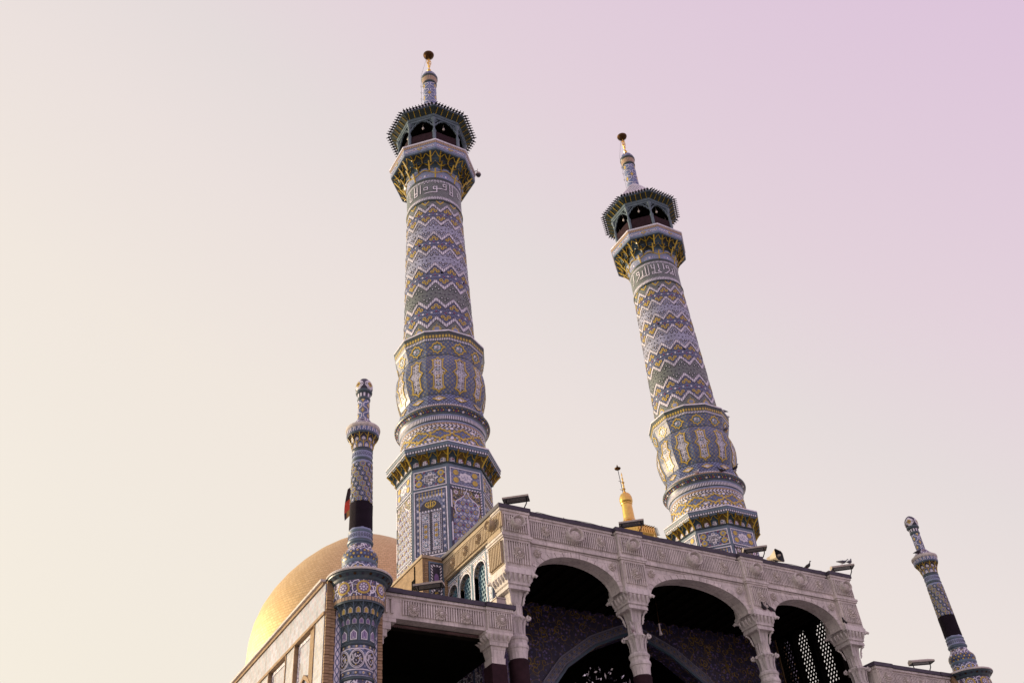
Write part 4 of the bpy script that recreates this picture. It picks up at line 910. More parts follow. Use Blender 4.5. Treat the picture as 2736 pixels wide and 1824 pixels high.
m = MB(); m.lathe([(.05, 34.1), (.10, 34.2), (.04, 34.28), (.12, 34.42), (.04, 34.54), (.085, 34.68), (.03, 34.78), (.11, 34.94), (.03, 35.08), (.07, 35.25), (.02, 35.4), (.05, 35.55), (.01, 35.78)], 12, 0, 0); m.build('gilded_finial', ['gold'], R)
ax_, ay_ = ray_at(39.25, 60.9)
R = thing('antenna_mast', 'thin antenna mast with small dish beside the gilded minaret', 'antenna', (ax_, ay_, 0))
m = MB(); m.tube([(.25, 0, 0), (.2, 0, 33.5), (0, 0, 36.6)], .025, 5, 0)
for z in (34.0, 34.9, 35.6): m.tube([(-.1, 0, z), (.35, .05, z)], .016, 4, 0)
m.build('mast', ['iron'], R)
m = MB(); m.lathe([(.02, 36.5), (.20, 36.6), (.24, 36.67), (.08, 36.73), (.03, 36.95)], 14, 0, 0); m.build('dish', ['dark_gold'], R)
# ================================================================== STONE CARVING SHARED BY THE PORTICO AND THE WINGS
F_ = facemap(0, 0); FB = facemap(0, .04)
def petal(mb, a, r0, r1, wd, h, m=0):
    ca, sa = math.cos(a), math.sin(a); P = lambda r, s, hh: FB(r*ca-s*sa, r*sa+s*ca, hh)
    rm_ = r0+(r1-r0)*.62
    mb.add([P(r0, 0, .012), P(rm_, wd, .01), P(r1, 0, .004), P(rm_, -wd, .01), P(rm_, 0, h)], [(0, 1, 4), (1, 2, 4), (2, 3, 4), (3, 0, 4)], m)
def rosette(r, n=12, name='rosette', boss=.3, mat='stone'):
    m = MB(); m.ell(0, 0, r*.8, r*.8, FB, -.05, .012, 0, 18)
    for k in range(n): petal(m, 2*PI*k/n, r*.45, r, r*.17, .075)
    for k in range(n-4): petal(m, 2*PI*(k+.5)/(n-4), r*.2, r*.62, r*.15, .105)
    vs = []
    for j in range(4):
        for i in range(10):
            t = j/3*PI/2; rr = r*boss*math.cos(t); vs.append(FB(rr*math.cos(2*PI*i/10), rr*math.sin(2*PI*i/10), .05+r*boss*.8*math.sin(t)))
    m.add(vs, [(j*10+i, j*10+(i+1) % 10, (j+1)*10+(i+1) % 10, (j+1)*10+i) for j in range(3) for i in range(10)], 0, None, True)
    return m.mesh(name, [mat])
def oval(a, b, name='oval_medallion', mat='stone'):
    m = MB(); vs = []; prof = [(1.22, 0), (1.24, .16), (1.14, .235), (1.02, .22), (.93, .05), (.84, .07), (.74, .15), (.5, .19), (.25, .21), (0.02, .215)]
    for q, h in prof:
        for i in range(24): vs.append(F_(a*q*math.cos(2*PI*i/24), b*q*math.sin(2*PI*i/24), h))
    m.add(vs, [(j*24+i, j*24+(i+1) % 24, (j+1)*24+(i+1) % 24, (j+1)*24+i) for j in range(len(prof)-1) for i in range(24)], 0, None, True)
    for s in (-1, 1):
        m.prism([(s*a*1.1, -.03), (s*a*1.45, -.05), (s*a*1.75, .0), (s*a*1.7, .07), (s*a*1.5, .085), (s*a*1.4, .035), (s*a*1.1, .04)], F_, -.02, .06, 0)
        m.ell(s*a*1.62, .05, .035, .035, F_, .0, .085, 0, 8)
    for k in range(6): petal(m, 2*PI*k/6+.3, .01, a*.5, a*.1, .235)
    return m.mesh(name, [mat])
def fluting(u0, u1, v0, v1, pitch=.07, skip=(), name='fluting', rw=.5):
    m = MB(); n = int((u1-u0)/pitch)
    if n < 1: n = 1
    p = (u1-u0)/n
    for i in range(n+1):
        u = u0+p*i
        if any(abs(u-c) < w_ for c, w_ in skip): continue
        m.prism([(u-p*rw/2, v0), (u+p*rw/2, v0), (u+p*rw/2, v1-.03), (u, v1), (u-p*rw/2, v1-.03)], F_, 0, .055, 0)
    m.strip([(u0-p*rw/2, v1+.012), (u1+p*rw/2, v1+.012)], .024, F_, 0, .05, 0)
    return m
ROS = rosette(.175, 12); ROS_S = rosette(.125, 10); ROS_L = rosette(.20, 16, 'pier_rosette', .26); SUNF = rosette(.185, 18, 'sunflower_boss', .34); OVB = oval(.225, .185); OVP = oval(.17, .145)
ROS_C = rosette(.165, 12, 'rosette', .3, 'stone_sunlit'); OVP_C = oval(.15, .13, 'oval_medallion', 'stone_sunlit')
SIDE = -PI/2
# ================================================================== PORTICO
PO = thing('portico', 'tall grey carved stone portico with three round arches on slender columns', 'portico', (0, 0, 0))
PX = [12.57, 16.5, 21.3, 25.23]; Y0 = 20.2; ZR = 14.48
# roof, flashing, cornice
m = MB(); m.box(12.2, 2*CX-12.2, 20.35, 23.84, 14.30, 14.38, 0); m.build('roof_slab', ['roof_felt'], PO)
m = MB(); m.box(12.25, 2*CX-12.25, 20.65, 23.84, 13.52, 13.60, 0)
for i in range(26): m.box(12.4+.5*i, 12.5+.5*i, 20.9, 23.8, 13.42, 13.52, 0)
m.build('ceiling', ['shade_black'], PO)
segs = []
xe = [12.03]+[v for x in PX for v in (x-.5, x+.5)][1:-1]+[2*CX-12.03]
m = MB()
for i in range(7):
    pier = i % 2 == 0; a, b = xe[i], xe[i+1]; y = Y0-.06 if pier else Y0+.07
    q = MB(); q.box(a, b, y, 20.7, 14.365, 14.485, 0); q.build('roof_flashing', ['flashing'], PO)
    m.box(a+.03, b-.03, y+.03, 20.7, 14.30, 14.364, 0); m.box(a+.06, b-.06, y+.065, 20.7, 14.255, 14.299, 0)
m.build('cornice_moulding', ['stone'], PO)
for sx, th in ((12.03, SIDE), (2*CX-12.03, -SIDE)):
    s = 1 if sx < CX else -1
    q = MB(); q.box(min(sx, sx+s*.5), max(sx, sx+s*.5), 20.705, 23.84, 14.365, 14.485, 0); q.build('roof_flashing', ['flashing'], PO)
    q = MB(); q.box(min(sx+s*.04, sx+s*.5), max(sx+s*.04, sx+s*.5), 20.705, 23.84, 14.24, 14.364, 0); q.build('cornice_moulding', ['stone_sunlit'], PO)
    q = MB(); q.box(min(sx+s*.10, sx+s*.5), max(sx+s*.10, sx+s*.5), 21.07, 23.84, 13.72, 14.24, 0); fz = q.build('side_frieze', ['stone_sunlit'], PO)
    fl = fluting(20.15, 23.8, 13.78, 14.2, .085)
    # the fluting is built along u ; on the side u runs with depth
    me = fl.mesh('fluting', ['stone_sunlit'])
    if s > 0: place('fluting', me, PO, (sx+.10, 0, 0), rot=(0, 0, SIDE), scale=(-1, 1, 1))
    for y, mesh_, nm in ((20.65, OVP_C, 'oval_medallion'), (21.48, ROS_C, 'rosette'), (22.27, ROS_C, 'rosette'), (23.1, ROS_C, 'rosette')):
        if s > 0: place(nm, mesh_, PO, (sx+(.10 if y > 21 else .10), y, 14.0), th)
# piers
for k, x in enumerate(PX):
    m = MB(); m.box(x-.44, x+.44, Y0, 21.06, 13.60, 14.255, 0); p = m.build('pier_block', ['stone'], PO)
    q = MB(); q.box(x-.49, x+.49, Y0-.05, 21.10, 13.53, 13.60, 0); q.box(x-.46, x+.46, Y0-.025, 21.08, 13.475, 13.529, 0); q.build('pier_ledge', ['stone'], p)
    q = MB(); q.box(x-.42, x+.42, Y0+.01, 21.05, 12.64, 13.474, 0); q.build('pier_base', ['stone'], p)
    place('oval_medallion', OVP, p, (x, Y0, 13.95)); place('pier_rosette', ROS_L, p, (x, Y0+.01, 13.05))
    fl = fluting(x-.36, x+.36, 13.68, 14.17, .068); fl.build('fluting', ['stone'], p, (0, Y0, 0))
    fl = fluting(x-.34, x+.34, 12.74, 13.38, .068, rw=.42); fl.build('fluting', ['stone'], p, (0, Y0+.01, 0))
    if k in (0,):
        q = MB(); q.box(x-.44-.03, x-.441, Y0+.06, 21.0, 13.64, 14.22, 0); q.box(x-.42-.02, x-.421, Y0+.07, 20.98, 12.70, 13.42, 0); q.build('side_facing', ['stone_sunlit'], p)  # side panels wear the sunlit stone colour over the grey block
        fl = fluting(Y0+.12, 20.95, 12.74, 13.38, .085); me = fl.mesh('fluting', ['stone_sunlit']); place('fluting', me, p, (x-.44, 0, 0), rot=(0, 0, SIDE), scale=(-1, 1, 1))
# bays : frieze, spandrel with arch, voussoirs
AR = .80; ZS = 12.50
for k in range(3):
    a, b = PX[k]+.44, PX[k+1]-.44; xm = (a+b)/2; ha = (b-a)/2-.10; yb = Y0+.12
    m = MB(); m.box(a, b, yb, 20.75, 13.60, 14.254, 0); fz = m.build('frieze', ['stone'], PO)
    m = MB(); m.box(a-.05, b+.05, yb-.04, 20.75, 13.50, 13.599, 0); m.build('frieze_ledge', ['stone'], fz)
    qd = (b-a)/2*.62
    fluting(a+.05, b-.05, 13.68, 14.18, .068).build('fluting', ['stone'], fz, (0, yb, 0))
    place('oval_medallion', OVB, fz, (xm, yb, 13.95))
    for s in (-1, 1): place('rosette', ROS, fz, (xm+s*qd, yb, 13.94))
    # spandrel
    f = lambda u, v, h: (u, Y0+.15-h, v)
    n = 20; m = MB(); pa = [(xm-ha*math.cos(PI*i/n), ZS+AR*math.sin(PI*i/n)) for i in range(n+1)]
    for i in range(n):
        m.prism([pa[i], pa[i+1], (pa[i+1][0], 13.50), (pa[i][0], 13.50)], f, -.45, 0, 0)
    m.prism([(a-.02, ZS+.1), (xm-ha, ZS+.1), (xm-ha, 13.5), (a-.02, 13.5)], f, -.45, 0, 0); m.prism([(xm+ha, ZS+.1), (b+.02, ZS+.1), (b+.02, 13.5), (xm+ha, 13.5)], f, -.45, 0, 0)
    spn = m.build('arch_spandrel', ['stone'], PO)
    nv = 21 if k == 1 else 17
    for i in range(nv):
        t0, t1 = PI*(i+.04)/nv, PI*(i+.96)/nv; ts = [t0, (t0+t1)/2, t1]
        inn = [(xm-(ha-.005)*math.cos(t), ZS+(AR-.005)*math.sin(t)) for t in ts]; outp = [(xm-(ha+.155)*math.cos(t), ZS+(AR+.14)*math.sin(t)) for t in ts][::-1]
        q = MB(); q.prism(inn+outp, f, -.02, .03+.006*random.random(), 0); q.build('voussoir', ['stone'], spn)
    for s in (-1, 1): place('rosette', ROS_S, spn, (xm+s*((b-a)/2-.26), Y0+.15, 13.23))
    q = MB(); q.strip([(a+.05, 13.46), (b-.05, 13.46)], .03, f, 0, .03, 0)
    for s in (-1, 1): q.strip([(xm+s*((b-a)/2-.03), 12.72), (xm+s*((b-a)/2-.03), 13.46)], .03, f, 0, .03, 0)
    q.build('spandrel_moulding', ['stone'], spn)
# columns
def column_meshes():
    out_ = {}
    m = MB(); m.lathe([(.23, 0), (.235, 10.2), (.25, 10.38), (.272, 10.50), (.295, 10.52), (.30, 10.57), (.285, 10.62), (.265, 10.64), (.268, 10.72), (.295, 10.75), (.30, 10.80), (.275, 10.84), (.25, 10.87)], 16, 0, 0, smooth=False); out_['column_shaft'] = m.mesh('column_shaft', ['stone_column'])
    m = MB(); m.lathe([(.22, 10.86), (.20, 11.0), (.21, 11.2), (.26, 11.30), (.28, 11.33), (.27, 11.37), (.20, 11.40)], 16, 0, 0); out_['capital_bell'] = m.mesh('capital_bell', ['stone_column'])
    m = MB()
    ct = [(-.225, 10.88, .05), (-.225, 11.02, .055), (-.24, 11.15, .06), (-.28, 11.25, .065), (-.34, 11.31, .05), (-.375, 11.285, .035), (-.365, 11.24, .02)]
    vs = []
    for y, z, w_ in ct: vs += [(-w_, y+.015, z), (0, y-.02, z), (w_, y+.015, z)]
    m.add(vs, [(3*i+j, 3*i+j+1, 3*i+j+4, 3*i+j+3) for i in range(len(ct)-1) for j in range(2)], 0, None, False)
    m.add([(x, y+.03, z) for x, y, z in vs], [(3*i+j+1, 3*i+j, 3*i+j+3, 3*i+j+4) for i in range(len(ct)-1) for j in range(2)], 0, None, False)
    out_['acanthus_leaf'] = m.mesh('acanthus_leaf', ['stone_column'])
    m = MB(); pts = [(0, -.37+.055*math.sin(t)*(1-t/16), 11.315+.055*math.cos(t)*(1-t/16)) for t in [i*.6 for i in range(16)]]; m.tube([(p[0], p[1], p[2]) for p in pts], [.04-.0015*i for i in range(16)], 6, 0); out_['corner_volute'] = m.mesh('corner_volute', ['stone_column'])
    m = MB(); m.lathe([(.205, 11.36), (.19, 11.42), (.188, 11.68), (.21, 11.73)], 12, 0, 0, smooth=False)
    for i in range(12):
        a = 2*PI*(i+.5)/12; m.tube([(.19*math.sin(a), -.19*math.cos(a), 11.42), (.19*math.sin(a), -.19*math.cos(a), 11.70)], .022, 5, 0)
    out_['fluted_neck'] = m.mesh('fluted_neck', ['stone_column'])
    m = MB(); m.frustum(0, 0, 11.72, .145, .145, 12.06, .19, .19); out_['bracket_core'] = m.mesh('bracket_core', ['stone_column'])
    m = MB()
    m.tube([(0, -.235, 11.68), (0, -.265, 11.76), (0, -.275, 11.86), (0, -.33, 11.98), (0, -.41, 12.05)], [.014, .034, .024, .030, .045], 6, 0); m.tube([(0, -.26, 11.80), (0, -.30, 11.84), (0, -.30, 11.90)], [.02, .024, .012], 6, 0)
    out_['bracket_scroll'] = m.mesh('bracket_scroll', ['stone_column'])
    m = MB(); m.box(-.33, .33, -.33, .33, 12.06, 12.15); m.box(-.31, .31, -.31, .31, 12.151, 12.185); out_['abacus'] = m.mesh('abacus', ['stone_column'])
    m = MB(); m.frustum(0, 0, 12.186, .33, .33, 12.46, .41, .41); m.box(-.35, .35, -.35, .35, 12.20, 12.23)
    for s in range(4):
        ca, sa = math.cos(s*PI/2), math.sin(s*PI/2)
        for k in range(5):
            u = -.30+.15*k; pth = [(u*ca+(.37)*sa, u*sa-(.37)*ca, 12.28), (u*ca+(.415)*sa, u*sa-.415*ca, 12.38), (u*ca+.43*sa, u*sa-.43*ca, 12.45)]; m.tube(pth, [.02, .05, .045], 6, 0)
    out_['egg_band'] = m.mesh('egg_band', ['stone_column'])
    m = MB(); m.box(-.45, .45, -.45, .45, 12.462, 12.60); m.box(-.43, .43, -.43, .43, 12.601, 12.64)
    for i in (-1, 1):
        for j in (-1, 1): m.tube([(i*.40, j*.40, 12.44), (i*.46, j*.46, 12.47), (i*.49, j*.49, 12.44), (i*.47, j*.47, 12.40)], [.05, .05, .04, .02], 6, 0)
    out_['cap_slab'] = m.mesh('cap_slab', ['stone_column'])
    return out_
CM = column_meshes()
def column(parent, x, y, dz=0):
    c = place('column', CM['column_shaft'], parent, (x, y, dz))
    for nm in ('capital_bell', 'fluted_neck', 'bracket_core', 'abacus', 'egg_band', 'cap_slab'): place(nm, CM[nm], c)
    for k in range(8): place('acanthus_leaf', CM['acanthus_leaf'], c, rz=k*PI/4)
    for k in range(4): place('corner_volute', CM['corner_volute'], c, rz=PI/4+k*PI/2)
    for k in range(4): place('bracket_scroll', CM['bracket_scroll'], c, rz=PI/4+k*PI/2)
    return c
CLB = ['the portico corner column beside the left gallery', 'the portico column between the left and middle arches', 'the portico column between the middle and right arches', 'the last portico column at the right end']
for k, x in enumerate(PX):
    column(PO, x, Y0+.43)
    m = MB(); m.lathe([(.26, 1.5), (.262, 6), (.258, 10.1), (.268, 10.2), (.25, 10.235)], 20, 0, 0, rmod=lambda a: 1+.02*math.sin(5*a+1))
    tag(m.build('mourning_cloth', ['purple_cloth'], None, (x, Y0+.43, 0)), 'dark cloth round '+CLB[k], 'cloth', 'dark cloths wrapped on the shrine')
# side walls with three arched lattice windows
def arch_outline(yc, hw, z0, zs, rise, n=12): return [(yc-hw, z0)]+[(yc-hw*math.cos(PI*i/n), zs+rise*math.sin(PI*i/n)**.85) for i in range(n+1)]+[(yc+hw, z0)]
WIN = [(21.80, .335), (22.68, .335), (23.46, .30)]
def hexlat(yc, hw, z0, zs, rise, cell=.135):
    m = MB(); dx = cell; dz = cell*.866
    j = 0; z = z0
    while z < zs+rise:
        i0 = int(hw*2/dx)+1
        for i in range(-i0, i0+1):
            u = yc+i*dx+(dx/2 if j % 2 else 0)
            lim = hw-.0 if z < zs else hw*math.sqrt(max(0, 1-((z-zs)/rise)**2))
            if abs(u-yc) > lim+.035: continue
            ro, ri = cell*.578, cell*.40; vs = []
            for h in (-.03, .03):
                for r in (ro, ri):
                    vs += [(h, u+r*math.sin(PI/3*k), z+r*math.cos(PI/3*k)) for k in range(6)]
            fs = []
            for k in range(6):
                q = (k+1) % 6; fs += [(k, q, 6+q, 6+k), (12+k, 18+k, 18+q, 12+q), (6+k, 6+q, 18+q, 18+k)]
            m.add(vs, fs, 0)
        z += dz; j += 1
    return m
def side_wall(x0, x1, left):
    """wall between x0 and x1 ; left: outer face looks to -x"""
    xo, xi = (x0, x1)
    f = lambda u, v, h: ((x0-h, u, v) if left else (x1+h, u, v))
    m = MB(); ya, yb_, zt, zb = 21.12, 23.84, 13.72, 8.0
    th = x1-x0; cuts = []
    prev = ya
    for yc, hw in WIN:
        m.prism([(prev, 11.3), (yc-hw, 11.3), (yc-hw, zt), (prev, zt)], f, -th, 0, 0)
        out_ = arch_outline(yc, hw, 11.3, 13.12, .34); top = out_[1:-1]
        for (u0, v0), (u1, v1) in zip(top, top[1:]): m.prism([(u0, v0), (u1, v1), (u1, zt), (u0, zt)], f, -th, 0, 0)
        prev = yc+hw
    m.prism([(prev, 11.3), (yb_, 11.3), (yb_, zt), (prev, zt)], f, -th, 0, 0); m.prism([(ya, 0), (yb_, 0), (yb_, 11.3), (ya, 11.3)], f, -th, 0, 0)
    wl = m.build('side_wall', ['white_mosaic_b' if left else 'shade_black'], PO)  # right wall takes the near-black shade colour in place of tile
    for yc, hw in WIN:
        la = hexlat(yc, hw, 11.32, 13.12, .34); la.build('window_lattice', ['turquoise_tile' if left else 'shade_black'], wl, ((x0+x1)/2+.02, 0, 0))  # right lattice likewise coloured black for shade
        if left:
            q = MB(); q.strip(arch_outline(yc, hw+.02, 11.4, 13.12, .36), .035, f, 0, .02, 1); q.strip([(yc-hw-.08, 11.4), (yc-hw-.08, 13.6), (yc+hw+.08, 13.6), (yc+hw+.08, 11.4)], .03, f, 0, .015, 0)
            q.build('window_surround', ['turquoise_tile', 'white_tile'], wl)
            ol = arch_outline(yc, hw, 11.3, 13.12, .34); q = MB()
            for (u0, v0), (u1, v1) in zip(ol, ol[1:]):
                q.add([f(u0, v0, .002), f(u1, v1, .002), f(u1, v1, -th*.45), f(u0, v0, -th*.45)], [(0, 1, 2, 3)], 0)
            q.build('window_reveal', ['stone_sunlit'], wl, (0, 0, 0))
    if left:
        q = MB(); q.strip([(ya+.02, 11.4), (ya+.02, 13.68), (yb_-.02, 13.68)], .04, f, 0, .02, 0); q.strip([(ya+.12, 11.4), (ya+.12, 13.60), (yb_, 13.60)], .1, f, 0, .012, 1)
        q.build('wall_border', ['teal_frame', 'white_scroll'], wl)
    return wl
side_wall(12.24, 12.52, True); side_wall(2*CX-12.52, 2*CX-12.24, False)
# lower tile facing of the left side wall (seen inside the left gallery) and its end
m = MB(); f = lambda u, v, h: (12.22-h, u, v)
m.rect(21.14, 21.95, 6, 10.6, f, 0, .012, 0); m.rect(21.97, 22.2, 6, 10.6, f, 0, .012, 1); m.rect(22.22, 22.34, 6, 10.6, f, 0, .02, 2); m.rect(22.36, 22.44, 6, 10.6, f, 0, .015, 3); m.rect(22.46, 23.8, 6, 10.6, f, 0, .012, 1)
m.build('tile_dado', ['violet_scroll', 'drum_scroll', 'white_scroll', 'blue_tile'], PO)
m = MB(); f = lambda u, v, h: (u, 21.12-h, v)
for u0, u1, mm in ((12.24, 12.275, 2), (12.28, 12.34, 0), (12.345, 12.38, 1), (12.385, 12.42, 3), (12.425, 12.52, 4)): m.rect(u0, u1, 6, 13.4, f, 0, .015, mm)
m.build('wall_end_tiles', ['white_scroll', 'navy_tile', 'blue_tile', 'white_tile', 'violet_scroll'], PO)
# ================================================================== IWAN HALL behind the portico, carrying the minarets
HA = thing('iwan_hall', 'brick hall behind the portico with a tiled arch and the minarets on top', 'building')
YW = 23.85; ZH = 14.44
f = lambda u, v, h: (u, YW-h, v)
def iwan(t, grow=0.):           # right half of the four-centred arch, t from 0 springing to 1 apex
    tab = [(0, 3.55, 9.2), (.2, 3.50, 9.95), (.4, 3.25, 10.85), (.6, 2.62, 11.58), (.8, 1.45, 12.36), (1., 0, 12.95)]
    for (t0, x0, z0), (t1, x1, z1) in zip(tab, tab[1:]):
        if t <= t1+1e-9: k = (t-t0)/(t1-t0); return (x0+(x1-x0)*k+grow*(1-t)**.3, z0+(z1-z0)*k+grow*(.4+.55*t))
def iw_path(g_=0., n=20): R_ = [iwan(i/n, g_) for i in range(n+1)]; return [(CX+x, z) for x, z in R_]+[(CX-x, z) for x, z in R_[-2::-1]]
m = MB(); pt = iw_path()
m.prism([(12.53, 0), (CX-3.55, 0), (CX-3.55, 14.3), (12.53, 14.3)], f, -.5, 0, 0); m.prism([(CX+3.55, 0), (2*CX-12.53, 0), (2*CX-12.53, 14.3), (CX+3.55, 14.3)], f, -.5, 0, 0)
for (u0, v0), (u1, v1) in zip(pt, pt[1:]): m.prism([(u0, v0), (u1, v1), (u1, 14.3), (u0, 14.3)], f, -.5, 0, 0)
fw = m.build('front_wall', ['spandrel_scroll'], HA)
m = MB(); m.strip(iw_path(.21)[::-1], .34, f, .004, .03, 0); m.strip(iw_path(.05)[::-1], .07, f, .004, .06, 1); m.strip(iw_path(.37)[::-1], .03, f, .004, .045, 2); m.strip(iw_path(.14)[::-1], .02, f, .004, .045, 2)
m.build('arch_band', ['arch_mosaic', 'shaded_turquoise', 'shaded_white'], HA)
m = MB(); random.seed(3)
for i in range(130):
    s = -1 if i % 2 else 1; u = CX+s*random.uniform(1.2, 5.2); v = random.uniform(11.2, 13.4); x_ = abs(u-CX)
    zz_ = max([iwan(k_/40)[1] for k_ in range(41) if iwan(k_/40)[0] >= x_-.3] or [9.])
    if v < zz_+.62: continue
    r = random.uniform(.07, .19); a0 = random.uniform(0, 6.28); sg = random.choice((-1, 1))
    m.strip([(u+r*(1-.055*k)*math.cos(a0+sg*.42*k), v+r*(1-.055*k)*math.sin(a0+sg*.42*k)) for k in range(15)], .015, f, .004, .014, 0)
m.build('spandrel_vine', ['vine_tile'], HA, kind='stuff')
# mirror-work vault behind the arch: many tilted slips of mirror
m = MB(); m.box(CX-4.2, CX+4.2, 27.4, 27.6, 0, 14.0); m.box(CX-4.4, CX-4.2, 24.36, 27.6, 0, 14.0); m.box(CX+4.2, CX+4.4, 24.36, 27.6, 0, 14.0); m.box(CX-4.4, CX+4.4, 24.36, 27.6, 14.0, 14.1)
m.build('vault_shell', ['shade_black'], HA)
m = MB(); random.seed(11)
for i in range(3000):
    x_ = random.uniform(-3.3, 3.3); tt = max(0, 1-abs(x_)/3.5); zt_ = 9.3+3.5*tt**.72; z = random.uniform(9.0, max(9.2, zt_-.05)); x = CX+x_
    y = 24.7+1.6*random.random()*(1-.25*abs(x_)/3.3)+.5*tt
    n_ = Vector((-.55, -.75, -.25))+Vector([random.gauss(0, .62) for _ in range(3)]); n_.normalize(); q = n_.orthogonal().normalized(); p = n_.cross(q); k = random.uniform(0, 6.3)
    q, p = q*math.cos(k)+p*math.sin(k), p*math.cos(k)-q*math.sin(k); c = Vector((x, y, z)); l, w_ = random.uniform(.025, .11), random.uniform(.012, .035)
    m.add([c+q*l, c+p*w_, c-q*l, c-p*w_], [(0, 1, 2, 3)], 0)
m.build('mirror_slips', ['mirror'], HA, kind='stuff')
# roof and brick towers
for s in (1, -1):
    X = lambda v: v if s > 0 else 2*CX-v
    q = MB(); a, b = sorted((X(11.4), X(14.45))); q.box(a, b, 24.37, 29.5, 0, 14.36, 0); a, b = sorted((X(11.4), X(12.5))); q.box(a, b, 23.78, 24.369, 0, 14.36, 0); a, b = sorted((X(12.501), X(14.9))); q.box(a, b, 23.86, 24.369, 14.301, 14.36, 0); tw = q.build('brick_tower', ['tan_brick'], HA)
    q = MB(); a, b = sorted((X(11.36), X(15.0))); q.box(a, b, 23.74, 29.6, 14.361, 14.45, 0); q.build('tower_coping', ['stone_sunlit'], tw)
    q = MB(); ff = (lambda u, v, h: (u, 23.78-h, v)) if s > 0 else (lambda u, v, h: (2*CX-u, 23.78-h, v))
    q.strip([(11.62, 11.4), (11.62, 14.25), (12.08, 14.25), (12.08, 11.4)], .05, ff, 0, .03, 0); q.rect(11.63, 12.07, 11.4, 14.24, ff, 0, .012, 1); q.strip([(11.70, 11.4), (11.70, 14.16), (12.0, 14.16), (12.0, 11.4)], .06, ff, .012, .02, 2)
    for v in (12.0, 12.25, 12.5, 12.75, 13.0, 13.25, 13.5):
        flower(q, ff, 11.85, v, .085, .03, 3 if int(v*4) % 2 else 4, 1, 8, .6, .4)
        for uu in (11.77, 11.93): q.ell(uu, v+.12, .03, .03, ff, .012, .025, 4, 6)
    q.ell(11.85, 13.75, .08, .16, ff, .012, .025, 5, 10)
    q.build('tile_strip', ['teal_frame', 'navy_tile', 'bead_white', 'yellow_tile', 'white_tile', 'violet_tile'], tw)
    # brick quoins beside the tile strip
    bq = MB(); bq.box(-.045, .045, -.03, .02, -.03, .03); bqm = [bq.mesh('quoin_brick', ['brick_a']), bq.mesh('quoin_brick', ['brick_b'])]
    for i in range(40):
        for u in (11.52, 12.15):
            if s > 0: place('quoin_brick', bqm[(i+int(u)) % 2], tw, (u, 23.775, 11.42+.071*i))
    if s > 0:
        q = MB()
        for y, z, w_, h_ in ((24.42, 13.75, .11, .16), (24.1, 13.4, .03, .05), (24.75, 13.2, .03, .06), (25.3, 13.1, .03, .05)): q.box(11.385, 11.41, y-w_, y+w_, z-h_, z+h_, 0)
        q.box(11.375, 11.41, 24.30, 24.33, 11.4, 14.3, 0); q.build('wall_vent', ['shade_black'], tw, kind='stuff')
m = MB(); m.box(14.91, 2*CX-14.91, 24.4, 29.5, 14.11, 14.36, 0); m.build('hall_roof', ['roof_felt'], HA)
